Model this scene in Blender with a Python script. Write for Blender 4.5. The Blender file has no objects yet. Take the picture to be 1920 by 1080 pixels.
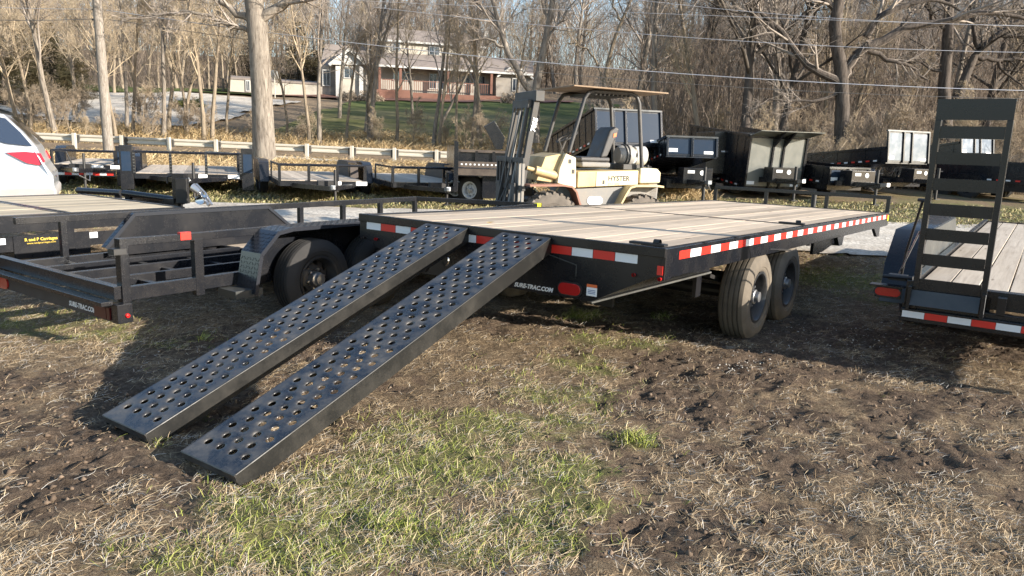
import bpy, math, random
import numpy as np
from mathutils import Vector, Matrix
C = bpy.context.scene.collection
SC = bpy.context.scene
R_ = math.radians
# ---------------------------------------------------------------- camera, sky, sun, exposure
FPX, PITCH, ROLL, EYE = 1410.0, .1885, .0346, 1.4715
_cp, _sp = math.cos(PITCH), math.sin(PITCH)
_fw = np.array([0, _cp, -_sp]); _up = np.array([0, _sp, _cp]); _ri = np.array([1., 0, 0])
_r2 = math.cos(ROLL)*_ri + math.sin(ROLL)*_up
_u2 = -math.sin(ROLL)*_ri + math.cos(ROLL)*_up
cam_d = bpy.data.cameras.new('camera'); cam = bpy.data.objects.new('camera', cam_d); C.objects.link(cam)
cam_d.sensor_width = 36; cam_d.lens = 36*FPX/1920; cam_d.clip_end = 2000; cam_d.clip_start = .05
cam.matrix_world = Matrix([[_r2[0], _u2[0], -_fw[0], 0], [_r2[1], _u2[1], -_fw[1], 0], [_r2[2], _u2[2], -_fw[2], EYE], [0, 0, 0, 1]])
SC.camera = cam
SC.render.resolution_x = 1024; SC.render.resolution_y = 576
SUN_EL, SUN_AZ = R_(18), R_(114)     # azimuth clockwise from +Y
world = bpy.data.worlds.new('World'); SC.world = world; world.use_nodes = True
_nt = world.node_tree; _bg = _nt.nodes['Background']
_sky = _nt.nodes.new('ShaderNodeTexSky'); _sky.sky_type = 'NISHITA'; _sky.sun_disc = False
_sky.sun_elevation = SUN_EL; _sky.sun_rotation = SUN_AZ; _sky.air_density = 1.0; _sky.dust_density = .6; _sky.ozone_density = 1.5
_nt.links.new(_sky.outputs[0], _bg.inputs[0]); _bg.inputs[1].default_value = .125
sun_d = bpy.data.lights.new('sun', 'SUN'); sun = bpy.data.objects.new('sun', sun_d); C.objects.link(sun)
sun_d.energy = 5.0; sun_d.angle = R_(.5); sun_d.color = (1, .92, .81)
sun.rotation_euler = Vector((math.sin(SUN_AZ)*math.cos(SUN_EL), math.cos(SUN_AZ)*math.cos(SUN_EL), math.sin(SUN_EL))).to_track_quat('Z', 'Y').to_euler()
sun.location = (30, -16, 14)
SC.view_settings.view_transform = 'Standard'; SC.view_settings.look = 'None'
SC.view_settings.exposure = 1.25; SC.view_settings.gamma = 1; SC.view_settings.use_curve_mapping = False
SC.render.engine = 'CYCLES'; SC.cycles.max_bounces = 6; SC.cycles.diffuse_bounces = 3; SC.cycles.glossy_bounces = 3; SC.cycles.transparent_max_bounces = 6

# ---------------------------------------------------------------- helpers
def ray(px, py): return _fw + _r2*((px-960)/FPX) - _u2*((py-540)/FPX)
def AT(px, py, y):            # where the sight line through (px,py) of the photo meets the distance y
    d = ray(px, py); return np.array([0, 0, EYE]) + d*(y/d[1])
def GP(px, py, z=0):          # ... meets the height z
    d = ray(px, py); return np.array([0, 0, EYE]) + d*((z-EYE)/d[2])
def tagp(o, label=None, cat=None, group=None, kind=None):
    if label: o['label'] = label
    if cat: o['category'] = cat
    if group: o['group'] = group
    if kind: o['kind'] = kind
    return o
def thing(name, label, cat, loc=(0, 0, 0), rz=0, group=None, rx=0, ry=0):
    o = bpy.data.objects.new(name, None); C.objects.link(o); o.empty_display_size = .2
    o.location = loc; o.rotation_euler = (rx, ry, rz)
    return tagp(o, label, cat, group)
def link(name, me, parent=None, loc=None, rot=None):
    o = bpy.data.objects.new(name, me); C.objects.link(o)
    if parent: o.parent = parent
    if loc is not None: o.location = loc
    if rot is not None: o.rotation_euler = rot
    return o
def copy_tree(o, parent=None, loc=None, rz=None, label=None):
    c = o.copy(); C.objects.link(c); c.parent = parent
    if loc is not None: c.location = loc
    if rz is not None: c.rotation_euler = (o.rotation_euler[0], o.rotation_euler[1], rz)
    if label: c['label'] = label
    for ch in KIDS.get(o.name, []): copy_tree(ch, c)
    return c
KIDS = {}
def index_kids():
    KIDS.clear()
    for o in bpy.data.objects:
        if o.parent: KIDS.setdefault(o.parent.name, []).append(o)
def smooth_by_angle(me, ang=40):
    me.polygons.foreach_set('use_smooth', [True]*len(me.polygons))
    try: me.set_sharp_from_angle(angle=R_(ang))
    except Exception: pass
class M:
    def __init__(s): s.v = []; s.f = []
    def add(s, vs, fs):
        n = len(s.v); s.v += [tuple(map(float, p)) for p in vs]; s.f += [tuple(n+i for i in q) for q in fs]; return s
    def box(s, x0, x1, y0, y1, z0, z1):
        return s.add([(x0, y0, z0), (x1, y0, z0), (x1, y1, z0), (x0, y1, z0), (x0, y0, z1), (x1, y0, z1), (x1, y1, z1), (x0, y1, z1)],
                     [(0, 3, 2, 1), (4, 5, 6, 7), (0, 1, 5, 4), (1, 2, 6, 5), (2, 3, 7, 6), (3, 0, 4, 7)])
    def bar(s, p, q, w, h=None, up=(0, 0, 1)):
        h = h or w; p = Vector(p); q = Vector(q); d = (q-p).normalized(); u = Vector(up)
        if abs(d.dot(u)) > .98: u = Vector((0, 1, 0))
        r = d.cross(u).normalized(); u = r.cross(d)
        c = [(-1, -1), (1, -1), (1, 1), (-1, 1)]
        vs = [p+r*(a*w/2)+u*(b*h/2) for a, b in c]+[q+r*(a*w/2)+u*(b*h/2) for a, b in c]
        return s.add(vs, [(0, 3, 2, 1), (4, 5, 6, 7), (0, 1, 5, 4), (1, 2, 6, 5), (2, 3, 7, 6), (3, 0, 4, 7)][::1])
    def tube(s, pts, r, n=8, cap=True):
        pts = [Vector(p) for p in pts]; m = len(pts)
        rs = r if isinstance(r, (list, tuple)) else [r]*m
        vs = []; prev = None
        for i, p in enumerate(pts):
            d = (pts[min(i+1, m-1)]-pts[max(i-1, 0)]).normalized()
            if prev is None: prev = d.orthogonal().normalized()
            a = (prev-d*prev.dot(d)); a = a.normalized() if a.length > 1e-6 else d.orthogonal().normalized(); prev = a
            b = d.cross(a)
            for k in range(n):
                t = 2*math.pi*k/n; vs.append(p+(a*math.cos(t)+b*math.sin(t))*rs[i])
        fs = [(i*n+k, i*n+(k+1) % n, (i+1)*n+(k+1) % n, (i+1)*n+k) for i in range(m-1) for k in range(n)]
        if cap: fs += [tuple(range(n))[::-1], tuple((m-1)*n+k for k in range(n))]
        return s.add(vs, fs)
    def prism(s, poly, axis, a, b):     # poly in the two other axes (x->(y,z), y->(x,z), z->(x,y))
        def mk(u, w, t): return {'x': (t, u, w), 'y': (u, t, w), 'z': (u, w, t)}[axis]
        n = len(poly); vs = [mk(u, w, a) for u, w in poly]+[mk(u, w, b) for u, w in poly]
        fs = [tuple(range(n)), tuple(range(2*n-1, n-1, -1))]+[(i, n+i, n+(i+1) % n, (i+1) % n) for i in range(n)]
        return s.add(vs, fs)
    def lathe(s, prof, c=(0, 0, 0), axis='x', n=24, a0=0, a1=2*math.pi):   # prof: (along axis, radius)
        full = abs(a1-a0-2*math.pi) < 1e-6; k = n if full else n+1; vs = []
        for h, r in prof:
            for i in range(k):
                t = a0+(a1-a0)*i/n; u, w = r*math.cos(t), r*math.sin(t)
                q = {'x': (h, u, w), 'y': (u, h, w), 'z': (u, w, h)}[axis]
                vs.append((c[0]+q[0], c[1]+q[1], c[2]+q[2]))
        fs = [(j*k+i, j*k+(i+1) % k, (j+1)*k+(i+1) % k, (j+1)*k+i) for j in range(len(prof)-1) for i in range(n)]
        return s.add(vs, fs)
    def mesh(s, name, mat, smooth=False):
        me = bpy.data.meshes.new(name); me.from_pydata(s.v, [], s.f)
        bm = None
        import bmesh
        bm = bmesh.new(); bm.from_mesh(me); bmesh.ops.recalc_face_normals(bm, faces=bm.faces); bm.to_mesh(me); bm.free()
        me.materials.append(mat)
        if smooth: smooth_by_angle(me)
        me.update(); return me
    def build(s, name, mat, parent=None, smooth=False, bevel=0, loc=None, rot=None, label=None):
        o = link(name, s.mesh(name, mat, smooth), parent, loc, rot)
        if bevel:
            b = o.modifiers.new('bevel', 'BEVEL'); b.width = bevel; b.segments = 2; b.limit_method = 'ANGLE'; b.angle_limit = R_(50)
            o.data.polygons.foreach_set('use_smooth', [True]*len(o.data.polygons))
            b.harden_normals = True
        if label: o['label'] = label
        return o
def raw_mesh(name, V, F, mat, attrs=None):          # fast numpy mesh, F all the same size
    V = np.asarray(V, np.float32); F = np.asarray(F, np.int32); k = F.shape[1]
    me = bpy.data.meshes.new(name); me.vertices.add(len(V)); me.vertices.foreach_set('co', V.ravel())
    me.loops.add(F.size); me.loops.foreach_set('vertex_index', F.ravel())
    me.polygons.add(len(F)); me.polygons.foreach_set('loop_start', np.arange(0, F.size, k, dtype=np.int32))
    try: me.polygons.foreach_set('loop_total', np.full(len(F), k, np.int32))
    except Exception: pass
    me.update(calc_edges=True); me.materials.append(mat)
    for n, a in (attrs or {}).items():
        a = np.asarray(a, np.float32)
        if a.ndim == 1: at = me.attributes.new(n, 'FLOAT', 'POINT'); at.data.foreach_set('value', a)
        else:
            at = me.attributes.new(n, 'FLOAT_COLOR', 'POINT'); at.data.foreach_set('color', np.hstack([a, np.ones((len(a), 1), np.float32)]).ravel())
    return me

# ---------------------------------------------------------------- materials
class NT:
    def __init__(s, name):
        s.m = bpy.data.materials.new(name); s.m.use_nodes = True; s.t = s.m.node_tree; s.b = s.t.nodes['Principled BSDF']
    def n(s, typ, **kw):
        x = s.t.nodes.new(typ)
        for k, v in kw.items():
            if k.startswith('i_'):
                key = k[2:]; key = int(key) if key.isdigit() else key.replace('_', ' ')
                if hasattr(v, 'links') or hasattr(v, 'is_linked'): s.t.links.new(v, x.inputs[key])
                else: x.inputs[key].default_value = v
            else: setattr(x, k, v)
        return x
    def l(s, a, b): s.t.links.new(a, b)
    def coord(s, kind='Object'): return s.n('ShaderNodeTexCoord').outputs[kind]
    def noise(s, scale, detail=6, rough=.6, vec=None, dist=0):
        x = s.n('ShaderNodeTexNoise'); x.inputs['Scale'].default_value = scale; x.inputs['Detail'].default_value = detail
        x.inputs['Roughness'].default_value = rough; x.inputs['Distortion'].default_value = dist
        if vec is not None: s.l(vec, x.inputs['Vector'])
        return x.outputs['Fac']
    def mapv(s, vec, scale=(1, 1, 1), loc=(0, 0, 0), rot=(0, 0, 0)):
        x = s.n('ShaderNodeMapping'); s.l(vec, x.inputs['Vector']); x.inputs['Scale'].default_value = scale
        x.inputs['Location'].default_value = loc; x.inputs['Rotation'].default_value = rot; return x.outputs[0]
    def ramp(s, fac, stops, interp='LINEAR'):
        x = s.n('ShaderNodeValToRGB'); s.l(fac, x.inputs[0]); e = x.color_ramp.elements; x.color_ramp.interpolation = interp
        while len(e) < len(stops): e.new(.5)
        for a, (p, c) in zip(e, stops):
            a.position = p; a.color = (*c, 1) if hasattr(c, '__len__') else (c, c, c, 1)
        return x.outputs[0]
    def mix(s, fac, a, b, mode='MIX'):
        x = s.n('ShaderNodeMix', data_type='RGBA', blend_type=mode)
        for sock, v in ((x.inputs[0], fac), (x.inputs[6], a), (x.inputs[7], b)):
            if hasattr(v, 'is_linked'): s.l(v, sock)
            else: sock.default_value = (*v, 1) if hasattr(v, '__len__') else v
        return x.outputs[2]
    def math(s, op, a, b=0.0, clamp=False):
        x = s.n('ShaderNodeMath', operation=op, use_clamp=clamp)
        for sock, v in ((x.inputs[0], a), (x.inputs[1], b)):
            if hasattr(v, 'is_linked'): s.l(v, sock)
            else: sock.default_value = v
        return x.outputs[0]
    def rnd(s): return s.n('ShaderNodeObjectInfo').outputs['Random']
    def attr(s, name, out='Fac'): return s.n('ShaderNodeAttribute', attribute_name=name).outputs[out]
    def bump(s, h, strength=.3, dist=.01):
        x = s.n('ShaderNodeBump'); x.inputs['Strength'].default_value = strength; x.inputs['Distance'].default_value = dist
        s.l(h, x.inputs['Height']); s.l(x.outputs[0], s.b.inputs['Normal'])
    def set(s, **kw):
        for k, v in kw.items():
            key = k.replace('_', ' ')
            sock = s.b.inputs[key]
            if hasattr(v, 'is_linked'): s.l(v, sock)
            else: sock.default_value = (*v, 1) if hasattr(v, '__len__') and len(v) == 3 and sock.type == 'RGBA' else v
        return s.m
MAT = {}
def paint(name, col, rough=.35, dust=.25, dustcol=(.16, .13, .10), metal=0, scale=3.0, coat=0, spec=.5):
    t = NT(name); o = t.coord(); a = t.noise(scale, 8, .65, o); b = t.noise(scale*14, 4, .7, o)
    f = t.math('MULTIPLY', t.ramp(a, [(.42, 0), (.72, 1)]), dust); f2 = t.math('MULTIPLY', t.ramp(b, [(.55, 0), (.8, 1)]), dust*.8)
    f = t.math('ADD', f, f2, True)
    c = t.mix(f, col, dustcol)
    ro = t.math('ADD', t.math('MULTIPLY', f, .6), rough, True)
    t.set(Base_Color=c, Roughness=ro, Metallic=metal, Specular_IOR_Level=spec)
    t.bump(b, .08, .002)
    if coat: t.set(Coat_Weight=coat, Coat_Roughness=.08)
    MAT[name] = t.m; return t.m
paint('black_paint', (.006, .007, .010), .26, .07)
paint('black_dull', (.008, .008, .009), .5, .12)
paint('ramp_paint', (.011, .013, .018), .27, .62, (.20, .18, .155), scale=6)
paint('dump_sky_blue', (.014, .028, .052), .45, .04, spec=.15)  # blue of the reflected sky is put into the base colour
paint('dump_gate', (.05, .052, .05), .30, .35, (.12, .115, .10))
paint('gate_gloss', (.10, .12, .15), .16, .2, metal=.6)
paint('dull_brown', (.045, .032, .025), .6, .5)  # plain brown tone; also stands for sunlit black fenders
paint('galv', (.50, .465, .39), .6, .5, (.42, .36, .28))
paint('zinc', (.55, .55, .56), .3, .3, metal=.9)
paint('chrome', (.7, .7, .7), .15, .05, metal=1)
paint('rim_black', (.02, .021, .023), .4, .45, (.11, .095, .08), scale=8)
paint('rim_white', (.72, .74, .76), .4, .15)
paint('fork_yellow_shade', (.54, .41, .20), .45, .55, (.30, .21, .12), scale=4)  # yellow body paint, toned to include shade on cowl front and hood
paint('gate_grey_lit', (.18, .185, .17), .32, .35, (.18, .17, .14), metal=.3)  # paler gate: sunlight and gravel reflection painted into the grey
paint('fork_cream_lit', (.72, .64, .42), .5, .45, (.33, .25, .16), scale=5)  # pale body tone with the sunlight on the cowl side painted in
paint('fork_grey', (.19, .18, .165), .55, .8, (.30, .27, .23), scale=6)
paint('fork_dark', (.035, .034, .033), .5, .6, (.14, .12, .10), scale=6)
paint('fender_red', (.25, .10, .065), .6, .6, (.30, .23, .17), scale=5)
paint('propane', (.30, .29, .27), .5, .6, (.22, .18, .14), scale=5)
paint('seat_vinyl', (.03, .03, .032), .45, .5, (.16, .14, .12), scale=6)
paint('plywood', (.27, .195, .13), .8, .5, (.22, .13, .08), scale=4)
paint('cream_siding', (.42, .38, .31), .7, .15)
paint('house_wall', (.34, .31, .265), .8, .2, (.3, .26, .2))
paint('stone_wall', (.30, .27, .23), .9, .6, (.2, .17, .14), scale=2)
paint('shingle', (.20, .165, .145), .9, .5, (.28, .24, .2), scale=1.2)
paint('red_wood', (.17, .08, .055), .8, .3, (.16, .08, .05))
paint('white_trim', (.48, .47, .44), .6, .08)
paint('red_reflect', (.62, .025, .015), .35, .05)
paint('white_reflect', (.72, .73, .73), .35, .08)
paint('white_sticker', (.85, .85, .84), .5, .05)
paint('orange_sticker', (.75, .16, .04), .5, .05)
paint('yellow_tape', (.85, .75, .02), .5, .05)
paint('yellow_text', (.65, .45, .04), .5, .05)
paint('red_lens', (.42, .012, .012), .15, .05, coat=.5)
paint('dark_red', (.06, .005, .005), .3, .1)
paint('rust_ball', (.38, .26, .16), .55, .4, (.2, .11, .06), scale=8)
paint('wire_metal', (.55, .55, .56), .35, .1, metal=.7)
paint('wire_dark', (.08, .08, .08), .5, .1)
paint('blue_decal', (.05, .12, .3), .4, .05)
paint('car_silver', (.46, .48, .51), .28, .06, metal=.35, coat=.6)
paint('bumper_grey', (.33, .31, .29), .55, .3)
def glassmat(name, col, rough=.06):
    t = NT(name); MAT[name] = t.set(Base_Color=col, Roughness=rough, Specular_IOR_Level=.9, Coat_Weight=.8, Coat_Roughness=.04); return t.m
glassmat('car_glass', (.02, .028, .045)); glassmat('window_glass', (.03, .04, .055)); glassmat('tail_red', (.5, .01, .015), .12)
def tyre_mat(name, base, dust):
    t = NT(name); o = t.coord(); a = t.noise(4, 6, .6, o); b = t.noise(60, 4, .7, o)
    f = t.math('ADD', t.ramp(a, [(.3, .25), (.7, .8)]), t.math('MULTIPLY', b, .25), True)
    t.set(Base_Color=t.mix(f, base, dust), Roughness=.85, Specular_IOR_Level=.25); t.bump(b, .25, .003); MAT[name] = t.m
tyre_mat('tyre', (.026, .024, .022), (.175, .145, .11)); tyre_mat('tyre_dark', (.02, .02, .02), (.045, .042, .04)); tyre_mat('tyre_fork', (.03, .028, .026), (.19, .16, .13))
def wood_mat(name, c1, c2, c3, sx=22, sy=1.1, wet=.0):
    t = NT(name); r = t.rnd(); o = t.coord()
    off = t.n('ShaderNodeCombineXYZ'); t.l(t.math('MULTIPLY', r, 37.0), off.inputs[0]); t.l(t.math('MULTIPLY', r, 91.0), off.inputs[1])
    v = t.n('ShaderNodeVectorMath', operation='ADD'); t.l(o, v.inputs[0]); t.l(off.outputs[0], v.inputs[1])
    g = t.noise(1, 8, .68, t.mapv(v.outputs[0], (sx, sy, 8)), .6)
    g2 = t.noise(1, 5, .6, t.mapv(v.outputs[0], (sx*4, sy*2.2, 8)))
    big = t.noise(1.3, 5, .6, v.outputs[0])
    c = t.ramp(g, [(.28, c3), (.47, c2), (.66, c1)]); c = t.mix(t.math('MULTIPLY', t.ramp(g2, [(.5, 0), (.75, 1)]), .45), c, c3)
    c = t.mix(t.math('MULTIPLY', t.ramp(big, [(.4, 0), (.7, 1)]), .35), c, c2)
    vo = t.n('ShaderNodeTexVoronoi'); t.l(t.mapv(v.outputs[0], (9, 1.6, 1)), vo.inputs['Vector']); vo.inputs['Scale'].default_value = 1
    c = t.mix(t.math('MULTIPLY', t.ramp(vo.outputs['Distance'], [(.06, 1), (.13, 0)]), .75), c, (.13, .085, .05))
    st = t.noise(.7, 4, .7, o); c = t.mix(t.math('MULTIPLY', t.ramp(st, [(.5, 0), (.7, 1)]), .4), c, c3)
    hs = t.n('ShaderNodeHueSaturation'); t.l(c, hs.inputs['Color']); t.l(t.math('ADD', t.math('MULTIPLY', r, .5), .72), hs.inputs['Value'])
    t.set(Base_Color=hs.outputs[0], Roughness=.78, Specular_IOR_Level=.3); t.bump(g, .35, .004); MAT[name] = t.m
wood_mat('deck_wood', (.60, .485, .365), (.50, .40, .295), (.34, .26, .18))
wood_mat('deck_wood_grey', (.56, .48, .385), (.47, .395, .31), (.30, .24, .18))
wood_mat('deck_wood_pale', (.62, .52, .37), (.52, .43, .30), (.36, .28, .19))
def bark_mat(name, c1, c2, sc=9, moss=None):
    t = NT(name); o = t.coord(); g = t.noise(1, 8, .7, t.mapv(o, (sc, sc, sc*.16)), .8); b = t.noise(.9, 3, .5, o)
    c = t.ramp(g, [(.36, c2), (.6, c1)])
    if moss: c = t.mix(t.math('MULTIPLY', t.ramp(b, [(.45, 0), (.6, 1)]), .6), c, moss)
    t.set(Base_Color=c, Roughness=.95, Specular_IOR_Level=.1); t.bump(g, .8, .03); MAT[name] = t.m
bark_mat('bark_grey', (.27, .235, .195), (.10, .083, .068)); bark_mat('bark_tan', (.30, .245, .18), (.14, .11, .08)); bark_mat('bark_dark', (.12, .10, .085), (.045, .038, .033))
bark_mat('pole_wood', (.29, .26, .225), (.16, .135, .11), 20)
def twig_mat(name, c1, c2):
    t = NT(name); g = t.noise(.45, 4, .6, t.coord()); h = t.noise(6, 2, .6, t.coord())
    c = t.mix(t.ramp(g, [(.35, 0), (.65, 1)]), c1, c2)
    hs = t.n('ShaderNodeHueSaturation'); t.l(c, hs.inputs['Color']); t.l(t.math('ADD', t.math('MULTIPLY', h, .8), .6), hs.inputs['Value'])
    t.set(Base_Color=hs.outputs[0], Roughness=.9, Specular_IOR_Level=.1); MAT[name] = t.m
twig_mat('twig_grey', (.36, .31, .265), (.24, .205, .175)); twig_mat('twig_tan', (.42, .34, .24), (.31, .25, .175)); twig_mat('twig_dark', (.10, .085, .07), (.06, .052, .045))
twig_mat('needle_dark', (.045, .042, .022), (.085, .065, .035)); twig_mat('needle_brown', (.17, .11, .07), (.11, .08, .05))
twig_mat('straw', (.60, .46, .26), (.44, .33, .19)); twig_mat('brush_tan', (.36, .29, .21), (.27, .215, .16))
twig_mat('bush_green', (.06, .07, .02), (.10, .10, .03))

def colattr_mat(name, rough=.9, transl=.0):
    t = NT(name); c = t.attr('col', 'Color'); t.set(Base_Color=c, Roughness=rough, Specular_IOR_Level=.15)
    if transl: t.set(Subsurface_Weight=0.0)
    MAT[name] = t.m
colattr_mat('blades')
# ---------------------------------------------------------------- terrain
rng = np.random.default_rng(7); random.seed(7)
_lat = np.random.default_rng(11).random((256, 256))
def vn(x, y):
    x = np.asarray(x, float); y = np.asarray(y, float)
    xi = np.floor(x).astype(int); yi = np.floor(y).astype(int); fx = x-xi; fy = y-yi
    fx = fx*fx*(3-2*fx); fy = fy*fy*(3-2*fy)
    a = _lat[xi & 255, yi & 255]; b = _lat[(xi+1) & 255, yi & 255]; c = _lat[xi & 255, (yi+1) & 255]; d = _lat[(xi+1) & 255, (yi+1) & 255]
    return (a*(1-fx)+b*fx)*(1-fy)+(c*(1-fx)+d*fx)*fy
def fbm(x, y, o=4, g=.55):
    s = 0; a = 1; t = 0
    for i in range(o): s = s+a*vn(x*2**i+17.3*i, y*2**i+5.1*i); t += a; a *= g
    return s/t
def sst(x, a, b):
    t = np.clip((x-a)/(b-a), 0, 1); return t*t*(3-2*t)
HY = [-60, 20, 32, 40, 48, 58, 70, 80, 95, 120, 160, 220, 400, 700]
HZ = [0, 0, .35, .6, 1.4, 2.9, 4.6, 5.7, 7.3, 11, 17, 23, 30, 34]
def blob(x, y, items):
    r = np.zeros_like(np.asarray(x, float))
    for px, py, rx, ry, w in items:
        q = GP(px, py); r = np.maximum(r, w*np.exp(-(((x-q[0])/rx)**2+((y-q[1])/ry)**2)))
    return r
GREEN = [(820, 830, .6, .4, .9), (700, 930, .6, .35, .9), (1120, 640, .5, .4, .7), (500, 1060, .7, .15, .9), (130, 610, .7, .4, .8), (560, 960, .55, .35, 1), (760, 880, .5, .35, 1), (900, 800, .45, .35, 1), (1010, 740, .4, .4, .9), (1000, 900, .4, .4, .9), (780, 1010, .6, .25, 1), (420, 1040, .5, .2, .8), (960, 1000, .3, .25, .8),
         (1090, 690, .35, .5, .75), (1190, 640, .4, .35, .7), (870, 880, .4, .3, .9), (650, 1030, .6, .2, 1), (1080, 790, .35, .35, .8), (1010, 960, .4, .25, .8), (1060, 740, .4, .4, .8), (1000, 640, .3, .3, .4), (1195, 828, .13, .13, .9), (60, 590, .8, .5, .85), (200, 620, .5, .35, .7), (1090, 594, .25, .12, .9),
         (1560, 520, 1.4, 1.1, 1), (1650, 560, .5, .5, .7), (330, 640, .5, .6, .35), (1240, 660, .3, .2, .5)]
DIRT = [(1500, 900, 1.6, .9, .40), (1750, 820, 1.3, .9, .45), (1150, 880, .5, .6, .3), (1300, 1000, .9, .4, .4), (80, 850, 1.0, .9, .45), (950, 620, 1.5, .3, .5), (1150, 620, 1.2, .5, .4), (250, 740, .5, .5, .8), (230, 900, .6, .3, .7), (110, 1000, .5, .2, .4), (1500, 980, 1.3, .5, .42), (1700, 760, 1.2, .7, .55), (1380, 860, .8, .5, .5), (60, 950, .6, .4, .5), (160, 800, .7, .5, .8), (90, 800, .9, .5, 1), (180, 880, .6, .35, .9), (300, 960, .35, .2, .6), (60, 720, .8, .5, .7), (440, 640, .6, .8, .8), (600, 640, .6, .6, .8), (600, 720, .5, .4, .8), (420, 760, .5, .4, .9), (1350, 690, .9, .6, 1), (1500, 680, 1.0, .5, 1),
        (1260, 760, .6, .5, .9), (1440, 780, .6, .35, .7), (1160, 1000, .45, .22, 1), (1700, 640, 1.2, .5, 1), (1850, 620, .8, .6, 1), (1650, 860, .6, .35, .6), (1850, 850, .5, .5, .5), (740, 740, .25, .2, .6), (1180, 900, .25, .3, .5),
        (1000, 600, 1.2, .35, .7), (1880, 760, .5, .4, .6), (640, 800, .15, .2, .6), (1400, 610, 1.2, 1.0, .8), (1060, 660, .2, .2, .5)]
def masks(x, y):
    n = fbm(x*3.1, y*3.1, 4, .6)-.5; n2 = fbm(x*9+40, y*9+9, 3, .6)-.5
    g = np.clip(blob(x, y, GREEN)+n*.9+n2*.7-.22, 0, 1); d = np.clip(blob(x, y, DIRT)*1.15+n*1.1+n2*1.1-.16, 0, 1)
    far = sst(y, 9, 16); g = g*(1-far)+far*np.clip(.45+n*1.6, 0, 1); d = d*(1-far)+far*np.clip(.1+n, 0, 1)
    return g, d*(1-.8*g)
def hgt(x, y, fine=True):
    x = np.asarray(x, float); y = np.asarray(y, float)
    z = np.interp(y, HY, HZ)
    z = z+(fbm(x*.07+3, y*.07, 3)-.5)*np.interp(y, [18, 40, 80, 200], [0, .3, 1.2, 3.0])*1.0
    z = z+(fbm(x*.6+9, y*.6, 2)-.5)*.05*np.interp(y, [3, 6, 40], [1, .6, 3])
    if fine:
        g, d = masks(x, y); w = np.interp(y, [12, 22], [1, .3])
        a = fbm(x*6, y*6+50, 4, .62)-.5; b = np.abs(fbm(x*15+3, y*15, 3, .6)-.5)
        e_ = fbm(x*26+1, y*26+2, 2, .6)-.5; z = z+(a*(.034+.045*d)-b*.060*(d+.45)+g*.012+e_*.022*(.5+d))*w
        gy = sst(y, 11.5, 12.5)*(1-sst(y, 18, 19)); z = z-gy*.03
    return z
def axis_coords(segs):
    out = []
    for a, b, s in segs: out += list(np.arange(a, b, s))
    return np.array(out)
def sheet(name, xs, ys, zf, mat, attrs=None, kind='structure', mask=None):
    X, Y = np.meshgrid(xs, ys); Z = zf(X, Y); V = np.stack([X, Y, Z], -1).reshape(-1, 3); nx, ny = len(xs), len(ys)
    i = np.arange(nx*ny).reshape(ny, nx); F = np.stack([i[:-1, :-1], i[:-1, 1:], i[1:, 1:], i[1:, :-1]], -1).reshape(-1, 4)
    if mask is not None:
        cx = (X[:-1, :-1]+X[1:, 1:])/2; cy = (Y[:-1, :-1]+Y[1:, 1:])/2; F = F[mask(cx, cy).ravel()]
    me = raw_mesh(name, V, F, mat, attrs(X.ravel(), Y.ravel()) if attrs else None)
    me.polygons.foreach_set('use_smooth', [True]*len(me.polygons))
    o = link(name, me); o['kind'] = kind; return o
# ground material
t = NT('ground_mat'); o = t.coord(); g = t.attr('green'); d = t.attr('dirt')
n1 = t.noise(2.2, 8, .65, o); n2 = t.noise(26, 7, .72, o); n3 = t.noise(110, 4, .7, o); n4 = t.noise(.35, 5, .6, o)
soil = t.ramp(n2, [(.3, (.050, .036, .026)), (.5, (.11, .079, .056)), (.72, (.21, .157, .112))])
thatch = t.ramp(t.noise(48, 6, .75, o, 1.2), [(.34, (.075, .052, .034)), (.52, (.20, .145, .092)), (.7, (.40, .315, .205))])
moss = t.ramp(n3, [(.3, (.07, .085, .02)), (.55, (.16, .17, .06)), (.75, (.30, .28, .13))])
c = t.mix(t.math('MULTIPLY', t.ramp(t.math('ADD', d, t.math('MULTIPLY', t.math('SUBTRACT', n1, .5), .9)), [(.18, 0), (.42, 1)]), .93), thatch, soil)
c = t.mix(t.math('MULTIPLY', t.ramp(t.math('ADD', g, t.math('MULTIPLY', t.math('SUBTRACT', n2, .5), .8)), [(.25, 0), (.6, 1)]), .7), c, moss)
leaf = t.ramp(t.noise(3.5, 8, .7, o), [(.35, (.15, .105, .07)), (.65, (.34, .245, .155))])
leaf2 = t.ramp(n4, [(.4, (.20, .15, .10)), (.6, (.30, .23, .15))])
c = t.mix(t.attr('far'), c, t.mix(.5, leaf, leaf2))
t.set(Base_Color=c, Roughness=.96, Specular_IOR_Level=.1); t.bump(t.math('ADD', n2, t.math('MULTIPLY', n3, .5)), .9, .03); MAT['ground'] = t.m
t = NT('gravel_mat'); o = t.coord(); v = t.n('ShaderNodeTexVoronoi'); t.l(o, v.inputs['Vector']); v.inputs['Scale'].default_value = 28
hs = t.ramp(v.outputs['Color'], [(.1, (.36, .32, .26)), (.5, (.55, .49, .41)), (.9, (.74, .68, .58))])
c = t.mix(t.math('MULTIPLY', t.ramp(t.noise(1.1, 6, .6, o), [(.4, 0), (.7, 1)]), .55), hs, (.26, .21, .16))
t.set(Base_Color=c, Roughness=.95, Specular_IOR_Level=.1); t.bump(v.outputs['Distance'], .35, .015); MAT['gravel'] = t.m
t = NT('lawn_mat'); o = t.coord(); a = t.noise(.16, 5, .6, o); b = t.noise(2.2, 6, .7, o)
c = t.mix(t.ramp(a, [(.38, 0), (.62, 1)]), (.11, .115, .04), (.24, .20, .10)); hs = t.n('ShaderNodeHueSaturation'); t.l(c, hs.inputs['Color']); t.l(t.math('ADD', b, .45), hs.inputs['Value'])
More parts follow.
